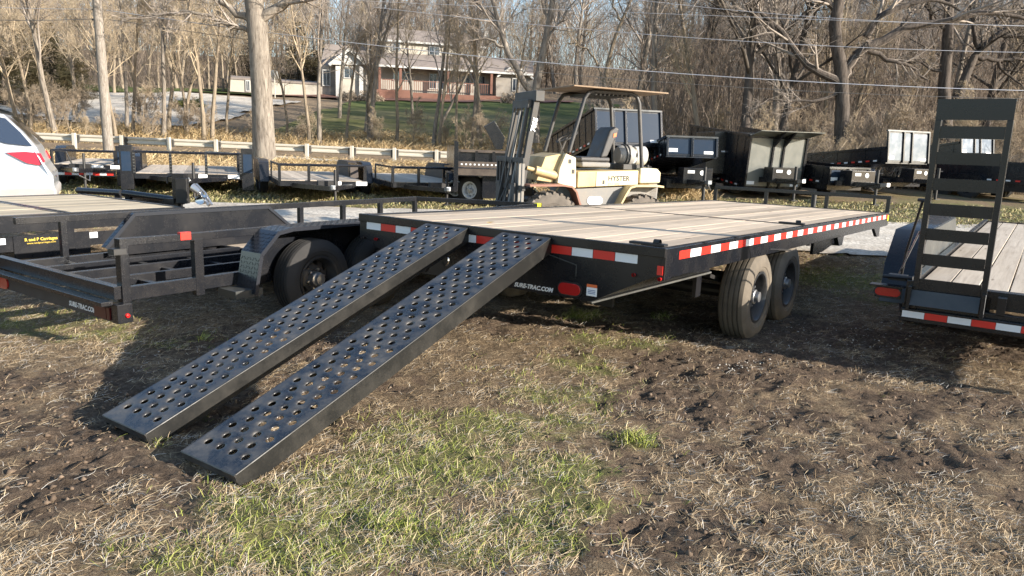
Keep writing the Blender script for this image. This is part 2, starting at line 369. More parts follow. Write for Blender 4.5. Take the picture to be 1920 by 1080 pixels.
sy = t.n('ShaderNodeSeparateXYZ'); t.l(o, sy.inputs[0]); up = t.n('ShaderNodeMapRange'); t.l(sy.outputs[1], up.inputs[0]); up.inputs[1].default_value = 60; up.inputs[2].default_value = 72
cc = t.mix(up.outputs[0], hs.outputs[0], (.085, .105, .035))
t.set(Base_Color=cc, Roughness=.95, Specular_IOR_Level=.1); t.bump(b, .5, .05); MAT['lawn'] = t.m
t = NT('asphalt_mat'); o = t.coord(); t.set(Base_Color=t.ramp(t.noise(40, 5, .7, o), [(.3, (.06, .06, .06)), (.7, (.13, .125, .12))]), Roughness=.9); MAT['asphalt'] = t.m
def gattr(x, y):
    g, d = masks(x, y); return {'green': g, 'dirt': d, 'far': sst(y+ (fbm(x*.3, y*.3, 2)-.5)*6, 21, 30)}
xs = axis_coords([(-420, -60, 12), (-60, -16, 1.0), (-16, -6, .25), (-6, -3.2, .08), (-3.2, 5.2, .03), (5.2, 8.5, .08), (8.5, 24, .25), (24, 80, 1.0), (80, 421, 12)])
ys = axis_coords([(-40, 0, 2), (0, 2.2, .2), (2.2, 8, .03), (8, 13, .07), (13, 24, .2), (24, 60, .8), (60, 220, 4), (220, 701, 20)])
sheet('ground', xs, ys, lambda x, y: hgt(x, y), MAT['ground'], gattr)
def drape(dz): return lambda x, y: hgt(x, y)+dz
gx = axis_coords([(-30, 40.1, .2)])
edge = lambda x, a: a+(fbm(x*.8, x*0+a, 3)-.5)*1.2
sheet('gravel_path', gx, axis_coords([(10.4, 19, .1)]), drape(.035), MAT['gravel'], mask=lambda x, y: (y > edge(x, 12.2)-sst(x, 2, 5)*.9) & (y < edge(x, 16.6)+sst(x, 2, 7)*1.2))
0 and sheet('road', axis_coords([(-80, 81, .8)]), axis_coords([(34.2, 41, .4)]), drape(.07), MAT['asphalt'])
def lawn_mask(x, y):
    c = -7+ (y-45)*.02; e = (fbm(x*.25, y*.25, 3)-.5)*5
    return (y > 46+e+np.abs(x+6)*.15) & (y < 78.5) & (x > -17+e*.6+ (y-46)*.05) & (x < 8+e+(y-46)*.05)
sheet('lawn', axis_coords([(-26, 16, .5)]), axis_coords([(43, 80, .5)]), lambda x, y: hgt(x, y)+.10, MAT['lawn'], mask=lawn_mask)
sheet('side_lawn', axis_coords([(-60, -24, .8)]), axis_coords([(70, 88, .8)]), lambda x, y: hgt(x, y)+.12, MAT['lawn'], mask=lambda x, y: (y > 72+(x+40)*.1))
def drive_mask(x, y):
    e = (fbm(x*.2+8, y*.2, 3)-.5)*4
    return (y > 50+e*.6-(x+24)*.12+np.maximum(0, -31-x)*.7) & (y < 70+e*.5-(x+24)*.1) & (x < -21+(y-56)*.12+e*.4) & (x > -44+e*2)
sheet('driveway', axis_coords([(-50, -12, .5)]), axis_coords([(43, 80, .5)]), lambda x, y: hgt(x, y)+.16, MAT['gravel'], mask=drive_mask)

# ---------------------------------------------------------------- ground cover
def strands(name, n, ysamp, xsamp, L, Wd, tilt, colf, keep, lift=.004, bend=.35, seed=1, hscale=None):
    r = np.random.default_rng(seed)
    y = ysamp(r, n); x = xsamp(r, n, y); k = r.random(n) < keep(x, y); x, y = x[k], y[k]; n = len(x)
    l = r.uniform(L[0], L[1], n)
    if hscale is not None: l = l*hscale(x, y)
    yaw = r.uniform(0, 2*np.pi, n); ti = r.uniform(tilt[0], tilt[1], n)
    w = r.uniform(Wd[0], Wd[1], n)*np.maximum(1, y/5.5)
    dx, dy = np.cos(yaw), np.sin(yaw); sx, sy = -dy, dx
    z0 = hgt(x, y)+lift*r.random(n)*2
    bd = r.uniform(-bend, bend, n)
    V = np.zeros((n, 6, 3)); 
    for j, f in enumerate((0, .5, 1)):
        a = ti*(1-.45*f); h = l*f
        cx = x+dx*h*np.cos(a)+sx*bd*l*f*f; cy = y+dy*h*np.cos(a)+sy*bd*l*f*f; cz = z0+h*np.sin(a)
        ww = w*(1-.75*f*f) if j else w
        V[:, 2*j, 0] = cx-sx*ww/2; V[:, 2*j, 1] = cy-sy*ww/2; V[:, 2*j, 2] = cz
        V[:, 2*j+1, 0] = cx+sx*ww/2; V[:, 2*j+1, 1] = cy+sy*ww/2; V[:, 2*j+1, 2] = cz+w*.3
    b = np.arange(n)[:, None]*6
    F = np.concatenate([b+[0, 1, 3, 2], b+[2, 3, 5, 4]])
    col = np.repeat(colf(r, x, y, n), 6, axis=0)
    o = link(name, raw_mesh(name, V.reshape(-1, 3), F, MAT['blades'], {'col': col})); o['kind'] = 'stuff'; return o
def near_y(r, n): return 2.0+9.5*r.random(n)**1.55
def fr_x(r, n, y): return (r.random(n)*2-1)*(.74*y+.7)
def straw_col(r, x, y, n):
    t_ = r.random(n)[:, None]; v = r.uniform(.55, 1.25, n)[:, None]
    c = np.array([.60, .48, .31])*t_+np.array([.30, .20, .11])*(1-t_)
    gr = (r.random(n) < .2)[:, None]; c = np.where(gr, np.array([.50, .46, .40]), c); return c*v
def green_col(r, x, y, n):
    t_ = r.random(n)[:, None]; v = r.uniform(.6, 1.25, n)[:, None]
    c = np.array([.14, .20, .035])*t_+np.array([.36, .36, .09])*(1-t_)
    st = (r.random(n) < .25)[:, None]; return np.where(st, np.array([.45, .39, .22]), c)*v
def keep_straw(x, y):
    g, d = masks(x, y); c_ = fbm(x*7+5, y*7, 3, .7); p = np.clip(.45+3.2*(c_-.5)+.9*(fbm(x*1.6+5, y*1.6, 2)-.4)-.85*d+.1*g, .03, 1)
    gravel = (y > 12) & (y < 17); return np.where(gravel, 0, p)
strands('straw_litter', 330000, near_y, fr_x, (.015, .075), (.0011, .0026), (-.1, .5), straw_col, keep_straw, seed=2, bend=.9)
strands('standing_straw', 70000, near_y, fr_x, (.02, .06), (.0012, .0025), (.5, 1.3), straw_col, keep_straw, seed=5, lift=.0)
def keep_green(x, y):
    g, d = masks(x, y); return np.clip(g*1.25-.12+1.4*(fbm(x*8, y*8, 2)-.5)*(g > .1), 0, 1)
strands('grass_blades', 210000, near_y, fr_x, (.015, .065), (.0014, .0032), (.3, 1.4), green_col, keep_green, seed=3, lift=0, bend=.5)
# tufts that stand out
def tuft_y(r, n): return None
TUF = [(1195, 828, .10, 260, .11), (1090, 594, .16, 260, .10), (300, 845, .03, 22, .05), (380, 635, .04, 50, .06), (1240, 600, .1, 80, .08), (1100, 590, .2, 150, .08), (740, 1000, .1, 150, .07)]
def tufts():
    P = []; 
    for px, py, rad, n, h in TUF:
        q = GP(px, py); P.append(np.stack([q[0]+rng.normal(0, rad*.5, n), q[1]+rng.normal(0, rad*.5, n)], 1))
    P = np.concatenate(P); i = [0]
    strands('grass_tufts', len(P), lambda r, n: P[:, 1], lambda r, n, y: P[:, 0], (.04, .085), (.0022, .0045), (.6, 1.4), green_col, lambda x, y: np.ones_like(x), seed=9, lift=0, bend=.4)
tufts()
# mid distance grass: bank by the guardrail and the strip between the rows
def mid_y(r, n): return 16.8+6*r.random(n)
def mid_x(r, n, y): return (r.random(n)*2-1)*(.74*y+2)
def mid_col(r, x, y, n):
    t_ = r.random(n)[:, None]; c = np.array([.22, .23, .08])*t_+np.array([.50, .40, .23])*(1-t_); return c*r.uniform(.6, 1.2, n)[:, None]
strands('strip_grass', 26000, mid_y, mid_x, (.05, .14), (.004, .007), (.5, 1.4), mid_col, lambda x, y: np.ones_like(x), seed=12, lift=0)
def bank_col(r, x, y, n):
    t_ = r.random(n)[:, None]; c = np.array([.66, .50, .27])*t_+np.array([.44, .31, .17])*(1-t_); return c*r.uniform(.55, 1.15, n)[:, None]
strands('dry_bank_grass', 80000, lambda r, n: 21.5+11.6*r.random(n), lambda r, n, y: -20+26*r.random(n), (.22, .62), (.003, .006), (.7, 1.5), bank_col, lambda x, y: np.clip((fbm(x*.9, y*.9, 3)-.2)*1.8, .1, 1), seed=13, lift=0, bend=.5, hscale=lambda x, y: np.interp(y, [21, 25, 33], [.45, 1, .95]))
strands('roadside_weeds', 60000, lambda r, n: 40.5+9*r.random(n), lambda r, n, y: -34+44*r.random(n), (.3, .9), (.002, .005), (.8, 1.5), bank_col, lambda x, y: np.clip((fbm(x*.5, y*.5, 3)-.3)*1.8, .05, 1), seed=14, lift=0, bend=.4)
def brush_col(r, x, y, n):
    t_ = r.random(n)[:, None]; c = np.array([.42, .33, .225])*t_+np.array([.26, .205, .15])*(1-t_); return c*r.uniform(.5, 1.15, n)[:, None]
strands('wood_edge_brush', 60000, lambda r, n: 28+18*r.random(n)**1.3, lambda r, n, y: 2+38*r.random(n), (.7, 2.6), (.0022, .0045), (1.0, 1.54), brush_col, lambda x, y: np.clip((fbm(x*.5+30, y*.5, 3)-.25)*2, .1, 1)*sst(x-(y-28)*.1, 3, 8), seed=15, lift=0, bend=.4)
# clods and stones
def lumps(name, P, S, colf, mat, seed):
    r = np.random.default_rng(seed); n = len(P)
    base = np.array([(1, 0, 0), (.3, .95, 0), (-.8, .6, 0), (-.8, -.6, 0), (.3, -.95, 0), (.1, 0, .8), (0, 0, -.6), (.5, .3, .55), (-.4, -.3, .6)])
    tris = np.array([(0, 1, 7), (1, 5, 7), (1, 2, 5), (2, 8, 5), (2, 3, 8), (3, 4, 8), (4, 5, 8), (4, 0, 7), (4, 7, 5), (1, 0, 6), (2, 1, 6), (3, 2, 6), (4, 3, 6), (0, 4, 6)])
    V = base[None]*(1+r.normal(0, .18, (n, 9, 3)))*S[:, None, None]*r.uniform(.6, 1.2, (n, 1, 3)); a = r.uniform(0, 6.28, n); ca, sa = np.cos(a)[:, None], np.sin(a)[:, None]
    X = V[..., 0]*ca-V[..., 1]*sa; Y = V[..., 0]*sa+V[..., 1]*ca; V = np.stack([X, Y, V[..., 2]], -1)+P[:, None]
    F = (tris[None]+np.arange(n)[:, None, None]*9).reshape(-1, 3)
    o = link(name, raw_mesh(name, V.reshape(-1, 3), F, mat, {'col': np.repeat(colf(r, n), 9, 0)})); o['kind'] = 'stuff'; return o
y = near_y(rng, 16000); x = fr_x(rng, 16000, y); g_, d_ = masks(x, y); k = rng.random(len(x)) < np.clip(d_*1.1, .04, 1); x, y = x[k], y[k]
lumps('soil_clods', np.stack([x, y, hgt(x, y)], 1), rng.uniform(.004, .016, len(x))*(1+(rng.random(len(x)) < .04)*.6), lambda r, n: np.array([.13, .095, .068])*r.uniform(.45, 1.5, n)[:, None], MAT['blades'], 4)
px_ = np.concatenate([rng.normal(1405, 26, 70), rng.uniform(1440, 1800, 110), rng.uniform(0, 1900, 40), rng.normal(1530, 60, 30), [1200, 1248, 1325, 1195]]); py_ = np.concatenate([rng.normal(686, 9, 70), rng.uniform(600, 668, 110), rng.uniform(620, 1070, 40), rng.normal(610, 8, 30), [966, 955, 997, 968]])
P_ = np.array([GP(a, b) for a, b in zip(px_, py_)]); P_[:, 2] = hgt(P_[:, 0], P_[:, 1])+.004
lumps('pale_stones', P_, rng.uniform(.003, .010, len(P_)), lambda r, n: np.array([.46, .43, .38])*r.uniform(.4, 1.1, n)[:, None], MAT['blades'], 6)
# ---------------------------------------------------------------- lettering
def text_mesh(name, s, size, mat, bold=0, shear=0, ext=.0008):
    cu = bpy.data.curves.new(name, 'FONT'); cu.body = s; cu.size = size; cu.extrude = ext; cu.offset = bold; cu.shear = shear; cu.align_x = 'CENTER'; cu.align_y = 'CENTER'; cu.resolution_u = 2
    ob = bpy.data.objects.new(name, cu); C.objects.link(ob); bpy.context.view_layer.update()
    dg = bpy.context.evaluated_depsgraph_get(); me = bpy.data.meshes.new_from_object(ob.evaluated_get(dg)); me.name = name
    bpy.data.objects.remove(ob); bpy.data.curves.remove(cu); me.materials.clear(); me.materials.append(mat); return me
def letters(name, s, size, mat, parent, loc, rot, **k):
    return link(name, text_mesh(name, s, size, mat, **k), parent, loc, rot)
# ---------------------------------------------------------------- wheels
_wm = {}
def wheel(parent, loc, r=.368, w=.23, rr=.205, side=1, rim='rim_black', tyre='tyre', lugs=8, name='wheel', ribs=True):
    key = (r, w, rr, rim, tyre, lugs, ribs)
    if key not in _wm:
        h = w/2; t = M(); pr = [(-h+.02, rr), (-h-.002, rr+.02), (-h-.006, (r+rr)/2), (-h+.006, r-.035), (-h+.022, r-.008)]
        if ribs:
            for gx_ in (-.058, -.02, .02, .058):
                gx2 = gx_*w/.23; pr += [(gx2-.007, r), (gx2-.004, r-.011), (gx2+.004, r-.011), (gx2+.007, r)]
        else: pr += [(-.03, r), (.03, r)]
        pr += [(h-.022, r-.008), (h-.006, r-.035), (h+.003, r-.06), (h+.006, (r+rr)/2), (h+.004, rr+.045), (h-.001, rr+.04), (h-.002, rr+.02), (h-.02, rr)]
        t.lathe(pr, n=56)
        if not ribs:
            for i in range(22):
                a = 2*math.pi*i/22
                for sgn, off in ((-1, 0), (1, .14)):
                    a2 = a+off; p = Vector((sgn*h*.98, (r-.01)*math.cos(a2-.05), (r-.01)*math.sin(a2-.05))); q = Vector((0, (r+.004)*math.cos(a2+.07), (r+.004)*math.sin(a2+.07)))
                    t.bar(p, q, .05, .04, up=(0, math.cos(a2), math.sin(a2)))
        # rim: barrel, lip and disc with hand holes
        m = M(); m.lathe([(-h+.02, rr-.006), (h-.03, rr-.006), (h-.012, rr+.002), (h-.004, rr+.008), (h-.004, rr-.012), (h-.03, rr-.03), (.0, rr-.035), (-.02, rr-.04)], n=40)
        nh = 8; ri, ro = rr*.60, rr*.80; xo, xi = .005, .03
        m.lathe([(-.01, rr-.035), (xo, ro)], n=40); m.lathe([(xi, ri), (xi+.008, rr*.45), (xi-.004, rr*.38), (xi-.004, .02)], n=40)
        for i in range(nh):
            a0 = 2*math.pi*i/nh; m.lathe([(xo, ro), (xi, ri)], n=4, a0=a0, a1=a0+2*math.pi/nh*.58)
        m.lathe([(-h+.03, rr-.008), (-h+.03, .02)], n=24)
        hb = M().lathe([(xi-.01, .062), (xi+.05, .058), (xi+.055, .045), (xi+.085, .042), (xi+.09, .0)], n=20)
        for i in range(lugs):
            a = 2*math.pi*i/lugs+.2; hb.lathe([(xi-.002, .012), (xi+.028, .011), (xi+.03, 0)], c=(0, rr*.42*math.cos(a), rr*.42*math.sin(a)), n=6)
        _wm[key] = (m.mesh('rim', MAT[rim], True), t.mesh('tyre', MAT[tyre], True), hb.mesh('hub', MAT['zinc'], True))
    rm, tm, hm = _wm[key]
    o = link(name, rm, parent, loc, (0, 0, 0 if side > 0 else math.pi)); link('tyre', tm, o); link('hub', hm, o); return o
def planks(parent, x0, x1, y0, y1, z, n, mat='deck_wood', th=.035, gap=.003, along='y', jit=.0015):
    w = (x1-x0)/n if along == 'y' else (y1-y0)/n; me = {}
    for i in range(n):
        b = M(); c = .003; L = (y1-y0) if along == 'y' else (x1-x0); hw = w/2-gap/2
        k = 'k'
        if k not in me:
            b.prism([(-hw, -th), (hw, -th), (hw, -c), (hw-c, 0), (-hw+c, 0), (-hw, -c)], 'y' if along == 'y' else 'x', 0, L); me[k] = b.mesh('plank', MAT[mat])
        loc = (x0+(i+.5)*w, y0, z+random.uniform(-jit, jit)) if along == 'y' else (x0, y0+(i+.5)*w, z+random.uniform(-jit, jit))
        o = link('deck_plank', me[k], parent, loc)
def tape(parent, p, n, dx, w, h, cols, normal='y', start=0, th=.0015):
    ms = {}
    for i in range(n):
        c = cols[(i+start) % len(cols)]
        if c not in ms: ms[c] = (M().box(0, w, -th, 0, -h/2, h/2) if normal == 'y' else M().box(0, th, 0, w, -h/2, h/2)).mesh('strip', MAT[c])
        link('reflective_strip', ms[c], parent, (p[0]+dx[0]*i, p[1]+dx[1]*i, p[2]+dx[2]*i))
def stadium(cx, cy, a, b, n=8):
    pts = []; r = b
    for k in range(n+1): t_ = -math.pi/2+math.pi*k/n; pts.append((cx+a-r+r*math.cos(t_), cy+r*math.sin(t_)))
    for k in range(n+1): t_ = math.pi/2+math.pi*k/n; pts.append((cx-a+r+r*math.cos(t_), cy+r*math.sin(t_)))
    return pts
def oval_light(parent, x, y, z, a=.082, b=.037):
    o = M().prism(stadium(x, z, a+.008, b+.008), 'y', y-.012, y).build('tail_light', MAT['black_dull'], parent)
    M().prism(stadium(x, z, a-.002, b-.002), 'y', y-.018, y-.008).build('lens', MAT['red_lens'], o, bevel=.003)
def world_of(org, yaw, p, z0=0): 
    x, y, z = p; return (org[0]+x*math.cos(yaw)+y*math.sin(yaw), org[1]-x*math.sin(yaw)+y*math.cos(yaw), z+z0)
YAW = .6124; MO = (.9044, 4.4329)

# ---------------------------------------------------------------- the deckover flatbed trailer
T = thing('flatbed_trailer', 'large black deckover flatbed trailer with two perforated ramps leaning on its rear edge', 'trailer', (MO[0], MO[1], .05), -YAW, rx=-.0245)
ZT = .84; W = 2.59; L = 7.62
BP = MAT['black_paint']
planks(T, -W+.055, -.055, .045, 3.325, ZT-.004, 13); planks(T, -W+.055, -.055, 3.375, L-.05, ZT-.004, 13)
M().box(-W+.05, -.05, 3.327, 3.373, ZT-.03, ZT).build('cross_strip', BP, T, bevel=.002)
for sx in (-.05, -W): M().box(sx, sx+.05, .0, L, ZT-.18, ZT+.004).build('side_rail', BP, T, bevel=.004)
M().box(-W+.05, -.05, -.0, .04, ZT-.08, ZT+.004).build('rear_rail', BP, T, bevel=.004)
M().box(-W-.004, .004, -.035, -.003, ZT-.05, ZT+.008).build('rear_edge', BP, T, bevel=.004)
M().box(-W+.05, -.05, L-.04, L, ZT-.15, ZT+.004).build('front_rail', BP, T, bevel=.004)
M().prism([(-W+.02, ZT-.05), (-.02, ZT-.05), (-.045, ZT-.165), (-.48, ZT-.385), (-2.11, ZT-.385), (-W+.045, ZT-.165)], 'y', -.022, -.010).build('rear_panel', BP, T)
for s_ in (0, 1):
    f = (lambda x: x) if not s_ else (lambda x: -W-x)
    M().add([(f(-.045), -.01, ZT-.165), (f(-.48), -.01, ZT-.385), (f(-.0), .74, ZT-.20), (f(-.002), .74, ZT-.17), (f(-.05), -.006, ZT-.165), (f(-.50), .0, ZT-.37), (f(-.02), .74, ZT-.19), (f(-.03), .74, ZT-.165)],
            [(0, 1, 2, 3), (4, 7, 6, 5), (0, 4, 5, 1), (1, 5, 6, 2), (2, 6, 7, 3), (3, 7, 4, 0)]).build('side_skirt', BP, T)
    M().bar((f(-.49), -.02, ZT-.39), (f(-.01), .75, ZT-.205), .06, .012).build('skirt_flange', MAT['dump_gate'], T)
tape(T, (-.329+.0, -.022, .76), 15, (-.156, 0, 0), .152, .054, ['white_reflect', 'red_reflect'])
tape(T, (.0, .19, .79), 41, (0, .1795, 0), .1765, .052, ['red_reflect', 'white_reflect'], normal='x')
for i in range(9):
    M().prism([(0, -.01), (.008, 0), (0, .01)], 'z', ZT-.2, ZT-.17)
for y in np.arange(.6, L, .61): M().box(-.012, .010, y-.022, y+.022, ZT+.004, ZT+.008).build('stake_pocket', BP, T)
for y in (.12, 3.33): M().box(-.30, -.06, y-.03, y+.03, ZT+.001, ZT+.016).lathe([(-.02, .022), (.02, .022)], c=(-.12, y, ZT+.02), n=10).build('tie_down', MAT['black_dull'], T, bevel=.003)
M().box(-.045, .006, -.02, .09, ZT-.19, ZT+.006).build('corner_bracket', BP, T, bevel=.006)
M().box(-W-.006, -W+.045, -.02, .09, ZT-.19, ZT+.006).build('corner_bracket', BP, T, bevel=.006)
M().box(-.036, .0, -.041, -.037, ZT-.155, ZT-.10).build('corner_reflector', MAT['red_reflect'], T)
for p in ((-.018, -.03, ZT-.18), (-.19, -.03, ZT-.175), (-2.4, -.03, ZT-.175)):
    M().lathe([(-.012, .012), (.006, .011), (.012, .004)], c=p, axis='y', n=10).build('marker_light', MAT['red_lens'], T)
oval_light(T, -.637, -.022, .515, .085, .040); oval_light(T, -W+.637, -.022, .515, .085, .040)
M().box(-.515, -.44, -.0245, -.022, .49, .545).build('warning_sticker', MAT['white_sticker'], T)
M().box(-.515, -.44, -.0255, -.0246, .546, .565).build('warning_stripe', MAT['orange_sticker'], T)
for zz in (.505, .515, .525): M().box(-.505, -.45, -.0255, -.0246, zz, zz+.004).build('sticker_line', MAT['blue_decal'], T)
letters('web_address', 'SURE-TRAC.COM', .040, MAT['white_sticker'], T, (-.925, -.0235, .485), (R_(90), 0, 0), bold=.0016, shear=.25)
M().lathe([(-.01, .04), (.0, .045)], c=(-1.70, -.03, .58), axis='y', n=20).build('badge_plate', MAT['chrome'], T)
M().bar((-.60, -.024, .675), (-.84, -.024, .725), .006, .006).bar((-.60, -.024, .675), (-.60, -.024, .60), .006, .006).build('panel_seam', MAT['dump_gate'], T)
for x in (-.86, -1.73): M().box(x-.05, x+.05, .0, L, ZT-.40, ZT-.385).box(x-.05, x+.05, .0, L, ZT-.07, ZT-.055).box(x-.006, x+.006, .0, L, ZT-.385, ZT-.07).build('main_beam', BP, T)
for y in np.arange(.42, L, .42): M().box(-W+.05, -.05, y-.022, y+.022, ZT-.12, ZT-.045).build('cross_member', BP, T)
M().prism([(3.9, ZT-.18), (5.6, ZT-.18), (5.45, ZT-.2), (4.3, ZT-.33), (3.9, ZT-.33)], 'x', -.12, -.09).build('tool_tray', BP, T)
M().prism([(7.1, ZT-.18), (7.6, ZT-.18), (7.6, ZT-.34), (7.45, ZT-.34)], 'x', -.13, -.09).build('outrigger', BP, T)
M().prism([(4.75, ZT-.18), (5.1, ZT-.18), (5.05, ZT-.30), (4.9, ZT-.30)], 'x', -.2, -.05).build('outrigger', BP, T)
WY = (1.93, 2.79)
for y in WY:
    M().tube([(-2.4, y, .325), (-.2, y, .325)], .05, 12).build('axle', MAT['black_dull'], T)
    zz = .325+.0245*(y-2.3)
    wheel(T, (-.115, y, zz), side=1); wheel(T, (-W+.115, y, zz), side=-1)
for x in (-.30, -W+.30):
    M().bar((x, 1.5, .50), (x, 1.95, .40), .06, .03).bar((x, 1.95, .40), (x, 2.35, .50), .06, .03).bar((x, 2.38, .50), (x, 2.8, .40), .06, .03).bar((x, 2.8, .40), (x, 3.25, .50), .06, .03).build('leaf_spring', MAT['black_dull'], T)
M().box(-.30, -.27, 1.22, 1.32, .36, .64).box(-.36, -.28, 1.0, 1.34, .64, .66).build('spring_hanger', BP, T)
M().box(-1.25, -.95, 1.2, 1.22, .18, .42).build('mud_flap', MAT['tyre_dark'], T)
M().box(-.32, -.25, 2.30, 2.42, .42, .60).build('spring_hanger', BP, T)
M().bar((-.05, 2.10, .70), (-.02, 2.62, .655), .10, .012).build('mud_guard', MAT['black_dull'], T)
fr = M().bar((-W+.02, L+.02, ZT+.21), (-.0, L+.02, ZT+.21), .05, .05)
FRp = fr.build('headboard_rail', BP, T, bevel=.004)
for x in (-W+.03, -1.75, -.86, -.03): M().box(x-.025, x+.025, L-.0, L+.045, ZT-.1, ZT+.186).build('headboard_post', BP, T)
M().box(.0, .006, L-.10, L-.04, ZT-.11, ZT-.03).build('yellow_reflector', MAT['yellow_tape'], T)
tg = M().bar((-.86, L, .5), (-1.295, L+1.5, .5), .10, .20).bar((-1.73, L, .5), (-1.295, L+1.5, .5), .10, .20); tg.build('tongue', BP, T)
M().tube([(-1.29, L+1.05, .02), (-1.29, L+1.05, 1.0)], .04, 12).build('jack', MAT['black_dull'], T)
M().tube([(-.33, -.001, ZT-.2), (-.33, .001, ZT-.2)], .001, 4)

paint('flange_paint', (.008, .008, .0075), .42, .3, (.045, .038, .028), scale=7, spec=.35)
# ---------------------------------------------------------------- the two perforated ramps
RL, RW = 2.52, .394
def ramp_plate():
    m = M(); pit = .0657; hx = .0455; nrow = 37; s0 = .068; nh = 12; rr = .0195
    def pad(x0, x1, y0, y1):
        vs = [(x0, y0, 0), (x1, y0, 0), (x1, y1, 0), (x0, y1, 0)]; m.add(vs, [(0, 1, 2, 3)])
    def cell(cx, cy, hw, hh):
        # square with a pressed hole: outer square points, raised lip, rim and throat
        out = []; 
        for k in range(nh):
            t_ = 2*math.pi*(k+.5)/nh; c, s = math.cos(t_), math.sin(t_); f = 1/max(abs(c), abs(s)); out.append((cx+hw*c*f, cy+hh*s*f, 0))
        rings = [(rr*1.55, .0), (rr*1.22, -.0012), (rr*1.04, -.0035), (rr*1.0, -.0075)]
        vs = out[:]; 
        for r_, z_ in rings:
            for k in range(nh): t_ = 2*math.pi*(k+.5)/nh; vs.append((cx+r_*math.cos(t_), cy+r_*math.sin(t_), z_))
        fs = [(j*nh+k, j*nh+(k+1) % nh, (j+1)*nh+(k+1) % nh, (j+1)*nh+k) for j in range(len(rings)) for k in range(nh)]
        # corners of the square
        n = len(vs); vs += [(cx-hw, cy-hh, 0), (cx+hw, cy-hh, 0), (cx+hw, cy+hh, 0), (cx-hw, cy+hh, 0)]
        def q(k): return k % nh
        fs += [(q(1), q(0), n+2) if False else (q(1), n+2, q(0))] if False else []
        for ci, ang in ((2, 45), (3, 135), (0, 225), (1, 315)):
            k0 = int(round(ang/360*nh-.5-.49)); fs.append((q(k0), n+ci, q(k0+1)))
        m.add(vs, fs)
    h = pit/2
    for i in range(nrow):
        y = s0+.034+i*pit
        if i % 2 == 0:
            xs_ = [-.1365, -.0455, .0455, .1365]
        else: xs_ = [-.091, 0, .091]
        for x in xs_: cell(x, y, hx, h)
        e = xs_[-1]+hx; pad(-RW/2, -e, y-h, y+h); pad(e, RW/2, y-h, y+h)
    y0 = s0+.034-h; y1 = s0+.034+(nrow-1)*pit+h; pad(-RW/2, RW/2, 0, y0); pad(-RW/2, RW/2, y1, RL)
    return m
_rp = ramp_plate().mesh('tread_plate', MAT['ramp_paint'], False)
import bmesh
_b = bmesh.new(); _b.from_mesh(_rp); bmesh.ops.remove_doubles(_b, verts=_b.verts, dist=.0003); _b.to_mesh(_rp); _b.free(); smooth_by_angle(_rp, 50)
th_ = math.asin((.886-.08)/RL)
for uc, lab in ((.796+RW/2, 'long black perforated steel ramp nearer the camera, its foot on the ground at centre left'), (1.49+RW/2, 'long black perforated steel ramp on the left, its foot resting on bare soil')):
    fy = -math.cos(th_)*RL-.015
    wx, wy, wz = world_of(MO, YAW, (-uc, fy, .080))
    g = thing('loading_ramp', lab, 'ramp', (wx, wy, wz), -YAW, 'perforated ramps leaning on the flatbed', rx=th_)
    # rotation order XYZ: tilt about local x first, then turn
    link('tread_plate', _rp, g)
    prof = [(0, -.002), (RL, -.002), (RL, -.10), (.12, -.098), (.0, -.060)]
    for sx in (-1, 1):
        a_ = sx*RW/2; M().prism(prof, 'x', a_, a_-sx*.008).build('side_flange', MAT['flange_paint'], g)
    M().tube([(-RW/2, 0.002, -.006), (RW/2, .002, -.006)], .006, 6).box(-RW/2, RW/2, -.001, .004, -.045, -.004).build('foot_edge', MAT['ramp_paint'], g)
    M().box(-RW/2+.01, RW/2-.01, RL-.008, RL-.001, -.1, -.004).build('top_hook', MAT['ramp_paint'], g)
    for sx in (-1, 1): M().tube([(sx*(RW/2-.004), .004, -.005), (sx*(RW/2-.004), RL, -.005)], .0055, 8).build('rolled_edge', MAT['flange_paint'], g)
    for y in np.arange(.5, 2.4, .62): M().box(-RW/2+.01, RW/2-.01, y-.015, y+.015, -.07, -.03).build('cross_brace', BP, g)

# ---------------------------------------------------------------- right trailer with stand-up ladder ramps
RO = (2.776, 5.227)
T2 = thing('equipment_trailer', 'black equipment trailer with wooden deck and a tall upright ladder ramp at the right edge', 'trailer', (RO[0], RO[1], 0), -YAW)
WD = 1.74; ZD = .60; LD = 7.2
planks(T2, .06, WD-.06, .20, LD-.1, ZD, 9, 'deck_wood_grey', gap=.009)
for x in (0, WD-.05): M().box(x, x+.05, .0, LD, ZD-.16, ZD+.03).build('side_rail', BP, T2, bevel=.004)
M().box(0, WD, LD-.05, LD, ZD-.15, ZD+.01).build('front_beam', BP, T2, bevel=.003)
M().box(.05, WD-.05, .10, .195, ZD-.12, ZD+.004).build('rear_sill', BP, T2, bevel=.003)
M().box(-.01, WD+.01, -.04, .05, .345, .435).build('bumper', BP, T2, bevel=.005)
tape(T2, (.002, -.041, .398), 12, (.1405, 0, 0), .138, .045, ['white_reflect', 'red_reflect'])
M().box(-.01, WD+.01, .0, .05, .435, .47).build('rear_channel', BP, T2, bevel=.003)
for x in (.0, .55, 1.05, 1.69): M().box(x, x+.05, .0, .09, .46, ZD-.02).build('rear_post', BP, T2)
for x in (.45, 1.25): M().box(x, x+.06, .1, LD, .34, ZD-.04).build('main_beam', BP, T2)
